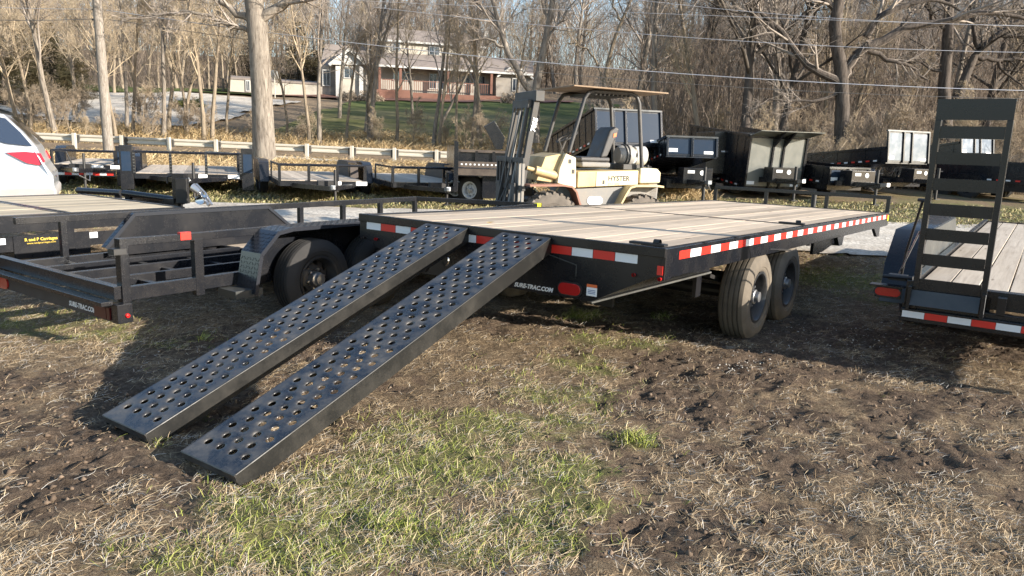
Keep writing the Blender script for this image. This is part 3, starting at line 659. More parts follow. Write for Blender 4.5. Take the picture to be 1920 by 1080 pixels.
# tail light box
M().box(-.235, -.01, -.02, .08, .565, .575).box(-.20, -.03, .03, .05, .48, .565).build('light_bracket', BP, T2)
oval_light(T2, -.115, .03, .525, .085, .032)
def ladder(x0, par):
    rail = M(); w = .44
    for x in (x0, x0+w-.035): rail.bar((x+.018, .0, .44), (x+.018, .0, 1.73), .036, .075, up=(0, 1, 0))
    r_ = rail.build('ladder_ramp', BP, par, bevel=.003)
    for z in (1.65, 1.48, 1.305, 1.135, .965, .79, .615):
        M().add([], []).prism([(-.03, z-.04), (.045, z-.04), (.045, z-.033), (-.023, z-.033), (-.023, z+.04), (-.03, z+.04)], 'x', x0+.036, x0+w-.036).build('rung', BP, r_)
    M().box(x0-.0, x0+w, -.037, -.028, 1.73, 1.865).prism([(-.03, 1.86), (.04, 1.86), (.04, 1.852), (-.03, 1.852)], 'x', x0, x0+w).build('toe_plate', BP, r_)
    M().prism([(-.105, .475), (-.099, .473), (-.045, .572), (-.052, .575)], 'x', x0-.0, x0+w-.03).build('hinge_plate', MAT['dump_gate'], r_)
    for sx in (x0-.01, x0+w-.012): M().box(sx-.01, sx+.012, -.10, .06, .44, .60).build('hinge_lug', BP, r_)
    M().tube([(x0+w-.01, -.07, .47), (x0+w-.01, -.07, .60)], .012, 8).build('hinge_pin', MAT['zinc'], r_)
ladder(.045, T2)
M().tube([(.03, -.0, 1.18), (-.06, .25, .80), (-.08, .3, .58)], .009, 8).tube([(.0, .04, 1.19), (.06, .0, 1.19)], .012, 8).build('gas_strut', MAT['black_dull'], T2)
M().tube([(.04, .0, .98), (-.10, .32, .62)], .006, 6).build('lift_spring', MAT['zinc'], T2)
M().box(-.14, -.02, .12, .2, .60, .64).tube([(-.17, .10, .625), (.03, .05, .64)], .013, 8).build('latch', MAT['black_dull'], T2)
M().prism([(.55, .36), (.62, .66), (.95, .90), (3.1, .90), (3.4, .66), (3.4, .60), (3.06, .86), (.99, .86), (.69, .64), (.62, .36)], 'x', -.25, -.02).build('fender', BP, T2, bevel=.004)
M().prism([(.62, .60), (.70, .665), (.99, .89), (3.07, .89), (3.35, .65), (3.35, .60)], 'x', -.028, -.012).build('fender_skirt', MAT['dump_gate'], T2)
for y in (1.9, 2.75): wheel(T2, (-.13, y, .355), r=.355, side=-1, tyre='tyre_dark'); wheel(T2, (WD+.13, y, .355), r=.355, side=1, tyre='tyre_dark')
for y in (1.9, 2.75): M().tube([(0, y, .34), (WD, y, .34)], .04, 10).build('axle', MAT['black_dull'], T2)
M().bar((.3, LD, .45), (WD/2, LD+1.3, .45), .08, .13).bar((WD-.3, LD, .45), (WD/2, LD+1.3, .45), .08, .13).build('tongue', BP, T2)
M().tube([(.93, .01, .40), (.93, -.02, .50), (1.10, -.02, .50), (1.10, .01, .40)], .008, 6).build('grab_handle', MAT['black_dull'], T2)

# ---------------------------------------------------------------- left trailer A: low car hauler with a bare dovetail frame
TA = thing('car_hauler', 'low black car hauler with bare open dovetail frame and diamond plate fenders', 'trailer', (MO[0], MO[1], 0), -YAW)
XN, XF = -3.22, -4.72
def br(name, p, q, w, h=None, mat='black_paint', par=None, up=(0, 0, 1), bv=.003): return M().bar(p, q, w, h, up).build(name, MAT[mat], par or TA, bevel=bv)
br('top_rail', (XN, -1.12, .735), (XN, 3.55, .755), .05, .055); br('top_rail', (XF, -1.62, .755), (XF, 2.95, .755), .05, .055)
br('front_rail', (XF, 2.96, .757), (XN+.0, 3.58, .757), .05, .05)
M().box(XN-.026, XN+.03, 3.44, 3.52, .73, .785).build('yellow_reflector', MAT['yellow_tape'], TA)
br('end_post', (XN, -1.57, .33), (XN, -1.57, .765), .07, .06); br('raked_post', (XN, -1.56, .74), (XN+.0, -1.12, .735), .05, .05)
for y in (-1.02, 1.13, 2.0, 2.9): br('rail_post', (XN, y, .30), (XN, y, .72), .055, .07)
for y in (-1.27, -.2, .6, 1.14, 1.74, 2.33, 2.94): br('rail_post', (XF, y, .34), (XF, y, .73), .05, .05)
M().box(XN-.01, XN+.03, -1.16, -1.08, .72, .775).build('side_reflector', MAT['red_reflect'], TA)
M().box(XN+.0255, XN+.03, -1.66, -1.57, .69, .74)
M().box(XN-.03, XN+.045, -1.645, -1.56, .66, .70).build('rail_end_cap', MAT['black_dull'], TA)
br('side_frame', (XN, -1.55, .385), (XN, 3.5, .40), .05, .095); br('side_frame', (XF, -1.6, .385), (XF, 3.0, .40), .05, .11)
for x in (-3.62, -4.0, -4.36): br('floor_beam', (x, -1.58, .40), (x, .12, .40), .045, .07)
for i, y in enumerate((-1.25, -.85, -.42, -.02)):
    for xa, xb in ((XN, -3.64), (-3.60, -4.02), (-3.98, -4.38), (-4.34, XF)):
        if (i+int(abs(xa*10))) % 3: br('floor_cross_member', (xa, y, .375), (xb, y, .375), .045, .045)
br('rear_beam', (XF-.35, -1.62, .40), (XN+.02, -1.62, .40), .06, .09); br('rear_step', (XF-.35, -1.70, .335), (XN+.02, -1.70, .335), .08, .03)
M().box(XF-.35, XN+.05, -1.66, -1.64, .20, .31).build('rear_panel', MAT['dull_brown'], TA, bevel=.003)
M().box(XN+.0, XN+.08, -1.665, -1.56, .20, .33).build('light_box', MAT['black_paint'], TA, bevel=.003)
M().box(XN-.22, XN-.06, -1.674, -1.661, .215, .295).build('tail_light', MAT['dark_red'], TA); M().box(XN-.05, XN-.01, -1.674, -1.661, .215, .3).build('rear_reflector', MAT['dark_red'], TA)
M().lathe([(0, .018), (.012, .014), (.015, 0)], c=(XN+.08, -1.60, .25), axis='x', n=10).build('side_marker', MAT['red_lens'], TA)
letters('web_address', 'SURE-TRAC.COM', .05, MAT['white_sticker'], TA, (XN-.41, -1.663, .245), (R_(90), 0, 0), bold=.0014, shear=.25)
M().prism(stadium(XF-.2, .25, .1, .05), 'y', -1.672, -1.661).build('tail_light', MAT['red_lens'], TA)
planks(TA, XF+.03, XN-.03, .16, 3.3, .415, 8, 'deck_wood', gap=.006)
M().box(XF+.03, XN-.03, .12, .158, .36, .42).build('floor_edge', BP, TA)
# diamond plate
t = NT('diamond_mat'); o = t.coord(); w1 = t.n('ShaderNodeTexWave', wave_type='BANDS', bands_direction='DIAGONAL'); t.l(t.mapv(o, (1, 1, 1)), w1.inputs[0]); w1.inputs['Scale'].default_value = 14
v = t.n('ShaderNodeTexBrick'); t.l(t.mapv(t.coord('Generated'), (9, 34, 9)), v.inputs[0]); v.inputs['Scale'].default_value = 1; v.inputs['Mortar Size'].default_value = .2
t.set(Base_Color=(.018, .02, .026), Roughness=.26, Specular_IOR_Level=.7); t.bump(v.outputs['Fac'], .9, .006); MAT['diamond'] = t.m
def fender(par, x0, x1, ys, lip_side):
    prof = ys; m = M(); n = len(prof)
    inner = [(y, z-.006) for y, z in prof]
    m.prism(prof+inner[::-1], 'x', x0, x1); f = m.build('fender', MAT['diamond'], par)
    lip = M(); xl = x1 if lip_side > 0 else x0
    for (a, b), (c, d) in zip(prof[:-1], prof[1:]): lip.bar((xl, a, b-.012), (xl, c, d-.012), .004, .03)
    lip.build('fender_lip', MAT['diamond'], f)
    # raised bars of the tread plate, pressed pattern
    bars = M(); 
    for (a, b), (c, d) in zip(prof[:-1], prof[1:]):
        p0 = Vector((0, a, b)); p1 = Vector((0, c, d)); dv = (p1-p0); Ln = dv.length; dv.normalize(); nr = Vector((0, -dv.z, dv.y)); k = int(Ln/.034)
        for i in range(k):
            for j in range(int((x1-x0)/.034)):
                cc = p0+dv*((i+.5)*.034)+Vector((x0+(j+.5)*.034, 0, 0))+nr*.001; s_ = 1 if (i+j) % 2 else -1
                d1 = (dv*1+Vector((s_, 0, 0))).normalized(); bars.bar(cc-d1*.012, cc+d1*.012, .009, .004, up=nr)
    bo = bars.build('tread_pattern', MAT['diamond'], f); bo['kind'] = 'stuff'
    return f
fender(TA, XN+.02, XN+.27, [(-.72, .30), (-.66, .60), (-.50, .755), (-.36, .775), (1.0, .775), (1.22, .6)], 1)
M().prism([(-.70, .30), (-.64, .60), (-.48, .75), (.98, .75), (1.2, .6), (1.22, .45)], 'x', XN+.012, XN+.02).build('fender_back', BP, TA)
M().box(XN, XN+.22, -.86, -.62, .27, .33).build('fender_step', MAT['dump_gate'], TA, bevel=.003)
fender(TA, XF+.02, XF+.10, [(-.98, .50), (-.72, .775), (.66, .775), (.95, .55)], 1)
M().prism([(-.96, .50), (-.70, .765), (.64, .765), (.93, .55), (.93, .42), (-.96, .42)], 'x', XF+.075, XF+.09).build('fender_back', BP, TA)
for y in (-.09, .62): wheel(TA, (XN+.15, y, .33), r=.33, w=.21, rr=.19, side=1, lugs=6, tyre='tyre_dark'); wheel(TA, (XF-.15, y, .33), r=.33, w=.21, rr=.19, side=-1, lugs=6, tyre='tyre_dark')
for y in (-.09, .62): M().tube([(XF, y, .31), (XN, y, .31)], .035, 10).build('axle', MAT['black_dull'], TA)
br('tongue', (XN-.2, 3.3, .40), (-3.95, 4.7, .42), .08, .12); br('tongue', (XF+.2, 3.0, .40), (-3.95, 4.7, .42), .08, .12)

# ---------------------------------------------------------------- left trailer B: farther flat deck
TB = thing('deck_trailer', 'black trailer with pale wooden deck behind the car hauler, below the silver car', 'trailer', (MO[0], MO[1], 0), -YAW)
XB0, XB1 = -8.75, -6.35; ZB = .62; YB1 = .75
planks(TB, XB0+.05, XB1-.05, -5.5, -.52, ZB, 11, 'deck_wood_pale'); planks(TB, XB0+.05, XB1-.05, -.40, YB1, ZB, 11, 'deck_wood_pale')
M().box(XB0+.05, XB1-.05, -.515, -.475, ZB-.03, ZB+.004).box(XB0+.05, XB1-.05, -.445, -.405, ZB-.03, ZB+.004).build('cross_strip', BP, TB)
for x in (XB0, XB1-.05): M().box(x, x+.05, -5.5, YB1+.05, ZB-.16, ZB+.01).build('side_rail', BP, TB, bevel=.003)
M().box(XB1, XB1+.01, -5.5, YB1, ZB-.34, ZB-.20).build('lower_panel', BP, TB)
M().box(XB0, XB1, YB1, YB1+.05, ZB-.16, ZB+.01).build('front_beam', BP, TB, bevel=.003)
for ya in (-1.62, -.75): tape(TB, (XB1+.011, ya, ZB-.235), 2, (0, .27, 0), .265, .06, ['red_reflect', 'white_reflect'], normal='x')
for y in (-1.28, -.5, -3, -4): br('side_post', (XB1+.02, y, .25), (XB1+.02, y, ZB-.02), .05, .08, par=TB)
M().box(XB1+.012, XB1+.02, -1.02, -.3, .20, .43).build('sign_panel', BP, TB)
letters('dealer_name', 'R and P Carriages', .042, MAT['yellow_text'], TB, (XB1+.022, -.77, .385), (R_(90), 0, R_(90)), bold=.001)
letters('dealer_address', 'www.randpcarriages.com', .026, MAT['yellow_text'], TB, (XB1+.022, -.77, .35), (R_(90), 0, R_(90)))
for y in (-3.2, -2.4): wheel(TB, (XB1-.2, y, .33), r=.33, w=.2, rr=.19, side=1, lugs=6, tyre='tyre_dark'); wheel(TB, (XB0+.2, y, .33), r=.33, w=.2, rr=.19, side=-1, lugs=6, tyre='tyre_dark')
# ---------------------------------------------------------------- forklift
TH = R_(22); FY = 11.75
_fo = AT(1105, 452, FY)
F_ = thing('forklift', 'old yellow and cream forklift with a plywood board on its roof, beyond the flatbed', 'forklift', (_fo[0], _fo[1], -.02), math.pi+TH)
def fx(px): return (1105+20-px)/(122*math.cos(TH))
def fz(px, py): return 1.49-(py-(276+(px-1105)*.0346))/122
def fp(px, py): return (fx(px), fz(px, py))
NY = .46
def fork(m, name, mat, bevel=.008, smooth=False, par=None): return m.build(name, MAT[mat], par or F_, smooth=smooth, bevel=bevel)
fork(M().prism([fp(1068, 349), fp(1228, 346), fp(1226, 385), fp(1068, 390)], 'y', -NY, NY-.02), 'chassis', 'fork_grey')
fork(M().prism([fp(1069, 318), fp(1186, 317), fp(1186, 345), fp(1069, 347)], 'y', -NY+.04, NY), 'hood', 'fork_yellow_shade', .02)
fork(M().prism([fp(1104, 319), fp(1184, 319), fp(1184, 343), fp(1104, 345)], 'y', NY+.001, NY+.008), 'hood_panel', 'fork_cream_lit', .004)
fork(M().prism([fp(1187, 313), fp(1222, 315), fp(1229, 322), fp(1229, 342), fp(1187, 342)], 'y', -NY-.02, NY+.02), 'counterweight', 'fork_cream_lit', .03)
fork(M().prism([fp(1208, 343), fp(1226, 343), fp(1224, 388), fp(1212, 388)], 'y', -NY+.05, NY-.02), 'rear_plate', 'fork_grey')
fork(M().prism([fp(1047, 286), fp(1066, 294), fp(1069, 348), fp(1034, 338), fp(1037, 312)], 'y', -NY+.06, NY-.02), 'cowl_side', 'fork_cream_lit', .012)
fork(M().prism([fp(1014, 292), fp(1046, 286), fp(1037, 314), fp(1030, 338), fp(1000, 333)], 'y', -NY+.10, NY-.10), 'cowl_front', 'fork_yellow_shade', .012)
letters('maker_name', 'HYSTER', .105, MAT['black_dull'], F_, (fx(1147), NY+.0095, fz(1147, 332)), (R_(90), 0, math.pi), bold=.003)
letters('model_name', 'Space Saver', .045, MAT['fork_dark'], F_, (fx(1137), NY+.0095, fz(1137, 341)), (R_(90), 0, math.pi), shear=.3)
M().prism(stadium(fx(1105), fz(1105, 371), .13, .062), 'y', NY-.019, NY-.012).build('oval_decal', MAT['white_sticker'], F_)
for p in ((1118, 338), (1062, 318), (1055, 300)): M().box(fx(p[0])-.02, fx(p[0])+.02, NY-.019, NY-.012 if p[0] < 1100 else NY+.0095, fz(*p)-.03, fz(*p)+.03).build('decal', MAT['fork_dark'], F_)
FW = ((fx(1018), .42), (fx(1190), .40))
for x_, r in FW:
    for sy in (1, -1):
        o = wheel(F_, (x_, sy*(NY+.03), r), r=r, w=.26, rr=r*.52, rim='fork_grey', tyre='tyre_fork', ribs=False, lugs=6); o.rotation_euler = (0, 0, math.pi/2*sy)
def shell(prof, y0, y1, th, name, mat):
    inn = []
    n = len(prof)
    for i, (a, b) in enumerate(prof):
        p = Vector(prof[max(i-1, 0)]); q = Vector(prof[min(i+1, n-1)]); d = (q-p).normalized(); inn.append((a+d.y*th, b-d.x*th))
    return fork(M().prism(prof+inn[::-1], 'y', y0, y1), name, mat, .003)
shell([fp(1076, 390), fp(1068, 372), fp(1061, 352), fp(1052, 342), fp(1035, 339), fp(976, 338)], NY-.05, NY+.17, .03, 'front_fender', 'fender_red')
shell([fp(1226, 346), fp(1214, 344), fp(1172, 343), fp(1160, 346), fp(1152, 358), fp(1136, 390)], NY-.05, NY+.17, .03, 'rear_fender', 'fork_yellow_shade')
fork(M().box(fx(1070), fx(982), -NY, NY-.06, .45, .72), 'front_frame', 'fork_dark')
fork(M().tube([(fx(1036), NY-.1, fz(1036, 326)), (fx(997), NY-.1, fz(997, 315))], .065, 14).tube([(fx(997), NY-.1, fz(997, 315)), (fx(982), NY-.1, fz(982, 311))], .03, 10), 'tilt_cylinder', 'fork_yellow_shade', 0, True)
# mast
mb, mt = (fx(962)+.0, .12), (fx(998), fz(998, 182))
for sy in (NY-.14, -NY+.14):
    fork(M().bar((mb[0], sy, mb[1]), (mt[0], sy, mt[1]), .085, .08, up=(0, 1, 0)).bar((mb[0]+.07, sy*.75, mb[1]+.1), (mt[0]+.10, sy*.75, mt[1]-.12), .05, .05, up=(0, 1, 0)), 'mast_channel', 'fork_dark', .004)
for sy in (.16, -.05): fork(M().tube([(mb[0]+.05, sy, .35), (mt[0]+.10, sy, mt[1]-.25)], .022, 10), 'lift_cylinder', 'propane', 0, True)
fork(M().bar((mt[0]-.01, -.40, mt[1]-.05), (mt[0]-.01, .40, mt[1]-.05), .14, .15), 'mast_cap', 'fork_dark', .01)
fork(M().bar((mt[0]+.10, -.3, mt[1]-.16), (mt[0]+.10, .3, mt[1]-.16), .07, .12), 'inner_crosshead', 'fork_dark', .006)
letters('mast_number', '7055', .10, MAT['white_sticker'], F_, (mt[0]+.05, NY-.088, 1.78), (R_(90), -R_(78), math.pi), bold=.004)
M().tube([(mt[0]+.12, .1, mt[1]-.15), (mt[0]+.2, .1, 1.2), (mb[0]+.16, .1, .6)], .012, 8).build('hose', MAT['fork_dark'], F_)
cb = fx(969)
for i in range(9): fork(M().box(cb-.02, cb+.02, -.50+i*.125-.02, -.50+i*.125+.02, .62, 1.27), 'backrest_bar', 'fork_grey' if i > 5 else 'fork_dark', .003)
for z in (.60, .88, 1.27): fork(M().box(cb-.03, cb+.02, -.54, .54, z-.03, z+.04), 'carriage_bar', 'fork_dark', .004)
for sy in (.30, -.30): fork(M().box(cb+.02, cb+.07, sy-.06, sy+.06, .10, .95).box(cb+.07, cb+1.1, sy-.06, sy+.06, .08, .12), 'fork', 'fork_dark', .004)
# overhead guard
for sy in (NY-.03, -NY+.03):
    M().tube([(fx(1053), sy, fz(1053, 284)), (fx(1064), sy, fz(1064, 240)), (fx(1077), sy, fz(1077, 190)), (fx(1084), sy, fz(1082, 180)), (fx(1095), sy, fz(1095, 178)), (fx(1162), sy, fz(1162, 180)), (fx(1174), sy, fz(1174, 185)), (fx(1180), sy, fz(1180, 198)), (fx(1187), sy, fz(1187, 260)), (fx(1196), sy, fz(1196, 340))], .03, 12).build('guard_frame', MAT['fork_dark'] if sy < 0 else MAT['seat_vinyl'], F_, smooth=True)
for i in range(9): fork(M().box(fx(1098+i*8)-.012, fx(1098+i*8)+.012, -NY+.03, NY-.03, fz(1130, 183)-.02, fz(1130, 183)+.02), 'guard_bar', 'fork_dark', 0)
pz = fz(1105, 175)
g = M().box(-.84, .72, -.62, .60, pz+.0, pz+.02); o = fork(g, 'roof_board', 'plywood', .003); o.rotation_euler = (0, R_(-.8), 0)
fork(M().lathe([(-.04, .05), (.03, .075), (.035, .0)], c=(fx(1030), -NY+.1, fz(1030, 190)), axis='x', n=14), 'work_light', 'fork_grey', 0)
# seat, steering, tank
s_ = fork(M().box(fx(1142), fx(1086), -.24, .28, fz(1100, 312), fz(1100, 302)), 'seat', 'fork_grey', .03)
fork(M().box(fx(1141), fx(1084), -.23, .27, fz(1100, 302), fz(1100, 293)), 'seat_cushion', 'seat_vinyl', .03, par=s_)
fork(M().prism([fp(1121, 296), fp(1136, 294), fp(1157, 243), fp(1148, 238), fp(1138, 246)], 'y', -.22, .26), 'seat_back', 'seat_vinyl', .03, par=s_)
M().prism([fp(1145, 251), fp(1151, 250), fp(1150, 257), fp(1144, 258)], 'y', .262, .268).build('seat_tag', MAT['orange_sticker'], s_)
c = Vector((fx(1070), .02, fz(1070, 258))); a = Vector((.5, 0, .86)).normalized(); u = a.cross(Vector((0, 1, 0))).normalized()
M().tube([c+(u*math.cos(t_)+Vector((0, 1, 0))*math.sin(t_))*.17 for t_ in np.linspace(0, 2*math.pi, 25)], .014, 8).tube([c-u*.17, c+u*.17], .01, 6).tube([c, c-Vector((-.12, 0, .3))], .02, 8).build('steering_wheel', MAT['fork_dark'], F_, smooth=True)
for i, (px_, py_) in enumerate(((1052, 262), (1048, 266))): M().tube([(fx(1058), .1+.08*i, fz(1058, 290)), (fx(px_), .1+.08*i, fz(px_, py_))], .009, 6).build('lever', MAT['fork_dark'], F_)
tx0, tx1, tz = fx(1193), fx(1162), fz(1178, 291)
o = M().lathe([(tx0-.0, .02), (tx0+.0, .12), (tx0+.05, .155), (tx1-.07, .155), (tx1-.01, .12), (tx1, .0)], c=(0, .12, tz), axis='x', n=24).build('propane_tank', MAT['propane'], F_, smooth=True)
M().lathe([(fx(1196), .125), (fx(1216), .135), (fx(1216), .147), (fx(1196), .137), (fx(1196), .125)], c=(0, .12, tz), axis='x', n=28).build('tank_collar', MAT['white_trim'], o, smooth=True)
M().tube([(fx(1196), .12, tz), (fx(1210), .12, tz)], .035, 10).tube([(fx(1205), .12, tz), (fx(1205), .12, tz+.08)], .015, 8).build('tank_valve', MAT['zinc'], o)
for x_ in (tx0+.12, tx1-.1): M().tube([(x_, .12+.16*math.cos(t_), tz+.16*math.sin(t_)) for t_ in np.linspace(0, 2*math.pi, 25)], .012, 6).build('tank_strap', MAT['fork_dark'], o)
fork(M().box(tx0-.05, tx1, -.15, .35, fz(1178, 317), fz(1178, 307)), 'tank_bracket', 'fork_dark')
fork(M().box(fx(1236), fx(1229), -.3, .3, fz(1232, 330), fz(1232, 322)).tube([(fx(1232), .2, .3), (fx(1232), .2, .9)], .03, 8), 'tow_hitch', 'fork_dark')

# ---------------------------------------------------------------- silver car at the left edge
SU = thing('parked_car', 'silver sport utility car, its tail end entering the photo at the left edge', 'car', (-7.62, 12.6, 0), math.pi+R_(29))
def cprof(pts, y0, inset, name, mat, bev):   # symmetrical loft: side profile narrower towards the roof
    m = M(); n = len(pts)
    ys = [-y0, -y0*.985, y0*.985, y0]
    vs = []
    for yy in (-1, 1):
        for (x, z) in pts: vs.append((x, yy*(y0-inset(z)), z))
    m.add(vs, [tuple(range(n)), tuple(range(2*n-1, n-1, -1))]+[(i, n+i, n+(i+1) % n, (i+1) % n) for i in range(n)])
    o = m.build(name, MAT[mat], SU, bevel=bev); o.modifiers['bevel'].segments = 4; return o
ins = lambda z: 0 if z < .95 else (z-.95)*.30
body = cprof([(.25, .30), (.12, .45), (.02, .55), (.03, .75), (.14, .95), (.22, 1.18), (.40, 1.42), (.62, 1.66), (1.0, 1.73), (2.2, 1.74), (2.8, 1.62), (3.35, 1.15), (4.3, .98), (4.62, .78), (4.65, .35), (4.4, .25), (.6, .25)], .93, ins, 'body', 'car_silver', .05)
cprof([(.24, .22), (.0, .42), (-.01, .55), (.1, .60), (4.6, .45), (4.67, .3), (4.4, .22)], .95, lambda z: 0, 'lower_bumper', 'bumper_grey', .05)
def side_piece(pts, name, mat, off=.006, smooth=0):
    for s_ in (1, -1):
        n = len(pts); vs = [(x, s_*(.93-ins(z)+off), z) for x, z in pts]+[(x, s_*(.93-ins(z)-.03), z) for x, z in pts]
        M().add(vs, [tuple(range(n)), tuple(range(2*n-1, n-1, -1))]+[(i, n+i, n+(i+1) % n, (i+1) % n) for i in range(n)]).build(name, MAT[mat], SU, bevel=.004)
side_piece([(.27, 1.19), (.42, 1.40), (.60, 1.60), (.85, 1.65), (1.12, 1.64), (1.06, 1.42), (.88, 1.30), (.6, 1.22)], 'quarter_window', 'car_glass')
side_piece([(1.2, 1.62), (2.15, 1.66), (2.1, 1.24), (1.15, 1.30)], 'rear_window', 'car_glass'); side_piece([(2.2, 1.66), (2.65, 1.60), (3.2, 1.18), (2.18, 1.22)], 'front_window', 'car_glass')
side_piece([(.12, .97), (.17, 1.09), (.38, 1.11), (.62, 1.09), (.50, 1.02), (.36, .94), (.20, .91)], 'tail_light', 'tail_red', .012)
side_piece([(2.14, .5), (2.15, 1.2), (2.16, 1.2), (2.15, .5)], 'door_seam', 'fork_dark', .002)
M().add([(.17, -.6, 1.24), (.17, .6, 1.24), (.55, .55, 1.63), (.55, -.55, 1.63)], [(0, 1, 2, 3)]).build('back_glass', MAT['car_glass'], SU, loc=(-.005, 0, .01))
M().box(.01, .02, .25, .6, .70, .73).box(.0, .012, .3, .55, .80, .82).build('badge', MAT['chrome'], SU)
for x_ in (.95, 3.7):
    for s_ in (1, -1):
        o = wheel(SU, (x_, s_*.80, .36), r=.36, w=.23, rr=.23, rim='zinc', tyre='tyre_dark', lugs=5); o.rotation_euler = (0, 0, math.pi/2*s_)

# ---------------------------------------------------------------- row of utility trailers (left)
def utility(label, px, Y, yaw, w, l, zd, rh, nposts, side_rail=True, fend=True, lamp=2, tall=0, mesh_posts=False, tapeband=False, pale='deck_wood_grey', stand=0):
    x = (px-960)/FPX*Y*1.0
    u = thing('utility_trailer', label, 'trailer', (x, Y, float(hgt(x, Y, False))), -yaw, 'small black trailers parked in a row by the roadside bank')
    for sx in (-1, 1):
        M().box(sx*w/2-.03, sx*w/2+.03, 0, l, zd-.12, zd+.0).build('side_frame', BP, u)
        if fend:
            M().prism([(l*.42, zd-.15), (l*.45, zd+.32), (l*.50, zd+.40), (l*.76, zd+.40), (l*.82, zd+.3), (l*.84, zd-.15)], 'x', sx*(w/2+.03), sx*(w/2+.27)).build('fender', MAT['dull_brown'] if sx > 0 else BP, u, bevel=.01)  # sunward fender painted browner to look sunlit, the other stays black
        for yy in (l*.52, l*.72): wheel(u, (sx*(w/2+.15), yy, .33), r=.33, w=.2, rr=.19, side=sx, lugs=5, tyre='tyre_dark')
    M().box(-w/2, w/2, -.03, .03, zd-.12, zd).build('front_frame', BP, u)
    M().tube([(-w/2, 0, zd+rh), (w/2, 0, zd+rh)], .03, 8).build('front_rail', BP, u, smooth=True)
    for i in range(nposts):
        xx = -w/2+w*i/(nposts-1); M().box(xx-.03, xx+.03, -.03, .03, zd-.02, zd+rh).build('rail_post', BP, u)
        if mesh_posts:
            for k in range(7): M().box(xx-.02, xx+.02, -.034, -.031, zd+.02+k*rh/7, zd+.02+k*rh/7+.022).build('post_slot', MAT['dump_gate'], u)
    if side_rail:
        for sx in (-1, 1): M().bar((sx*w/2, 0, zd+rh), (sx*w/2, l*.4, zd+rh), .045, .045).box(sx*w/2-.02, sx*w/2+.02, l*.4-.04, l*.4, zd, zd+rh).build('side_rail', BP, u)
    planks(u, -w/2+.03, w/2-.03, .03, l, zd+.01, 9, pale)
    M().bar((-w*.35, 0, zd-.1), (0, -1.2, zd-.1), .07, .10).bar((w*.35, 0, zd-.1), (0, -1.2, zd-.1), .07, .10).build('tongue', BP, u)
    M().bar((0, -1.15, zd-.08), (0, -1.4, zd-.06), .09, .09).lathe([(-.03, .05), (.03, .05)], c=(0, -1.4, zd-.06), axis='z', n=12).build('coupler', MAT['zinc'], u)
    M().tube([(.12, -.9, .02), (.12, -.9, zd+.3)], .03, 8).box(.04, .2, -.98, -.82, .0, .02).build('jack', MAT['black_dull'], u)
    M().box(-.22, .22, -.72, -.5, zd-.12, zd+.04).build('battery_box', MAT['black_dull'], u)
    for i in range(lamp):
        xx = .15+.62*i*w/2; M().box(xx, xx+.26, -.038, -.031, zd-.09, zd-.005).build('sticker', MAT['white_sticker'], u)
    if tapeband: tape(u, (-w/2+.1, -.032, zd-.22), 8, (.15, 0, 0), .148, .06, ['white_reflect', 'red_reflect']); M().box(-w/2, w/2, -.029, .0, zd-.28, zd-.13).build('bumper', BP, u)
    if tall:
        for sx in ((-1, 1) if tall == 2 else (1,)):
            M().box(sx*(w/2+.16)-.14, sx*(w/2+.16)+.14, -.02, .25, .12, zd+rh+.14).build('end_box', BP, u, bevel=.01); M().box(sx*(w/2+.16)-.10, sx*(w/2+.16)+.10, -.03, -.021, zd+.05, zd+rh).build('box_door', MAT['dump_sky_blue'], u)
    if stand: M().tube([(-w/2+.05, -.2, zd-.05), (-w/2+.05, -.25, zd+rh), (-w/2+.35, -.25, zd+rh-.02), (-w/2+.45, -.2, zd)], .02, 8).build('hose_loop', MAT['black_dull'], u)
    return u
utility('black trailer with round white sticker and striped tape right of the silver car', 158, 18.5, -.38, 1.35, 4.6, .62, .33, 2, lamp=2, tall=1, tapeband=True, stand=1)
utility('black trailer with slotted rail posts and tall end boxes, left of the big tree trunk', 352, 18.2, -.38, 2.35, 5.2, .50, .50, 4, lamp=2, tall=2, mesh_posts=True)
utility('low open black trailer with wooden deck, directly right of the big tree trunk', 602, 17.6, -.40, 1.95, 5.0, .47, .36, 4, lamp=2)
utility('low open black trailer with wooden deck, beside the brown slatted dump trailer', 803, 18.6, -.40, 1.92, 4.8, .47, .36, 4, lamp=2)
# jack and front racks of the deck trailer B
for xa, ya, xb, yb, Y_ in ((147, 357, 228, 362, 10.6), (232, 362, 345, 377, 9.9)):
    p = AT(xa, ya, Y_); q = AT(xb, yb, Y_-.35); 
    m = M().tube([p, q], .045, 10)
    o = m.build('front_rack', BP, None, smooth=True)
    o.parent = TB; o.matrix_parent_inverse = (Matrix.Translation(Vector((MO[0], MO[1], 0))) @ Matrix.Rotation(-YAW, 4, 'Z')).inverted()
    for k in (.08, .92):
        r_ = Vector(p)*(1-k)+Vector(q)*k; o2 = M().box(r_.x-.035, r_.x+.035, r_.y-.03, r_.y+.03, .45, r_.z).build('rack_post', BP, None); o2.parent = TB; o2.matrix_parent_inverse = o.matrix_parent_inverse
jp = AT(368, 380, 9.3)
def tbp(m, name, mat, **k):
    o = m.build(name, MAT[mat], None, **k); o.parent = TB; o.matrix_parent_inverse = (Matrix.Translation(Vector((MO[0], MO[1], 0))) @ Matrix.Rotation(-YAW, 4, 'Z')).inverted(); return o
a_ = AT(341, 325, 9.6); b_ = AT(341, 372, 9.6)
tbp(M().box(a_[0]-.09, a_[0]+.07, 9.5, 9.62, b_[2], a_[2]), 'jack', 'black_paint', bevel=.006)
tbp(M().box(a_[0]-.01, a_[0]+.13, 9.42, 9.5, b_[2]-.05, a_[2]-.05), 'jack_sleeve', 'black_dull', bevel=.006)
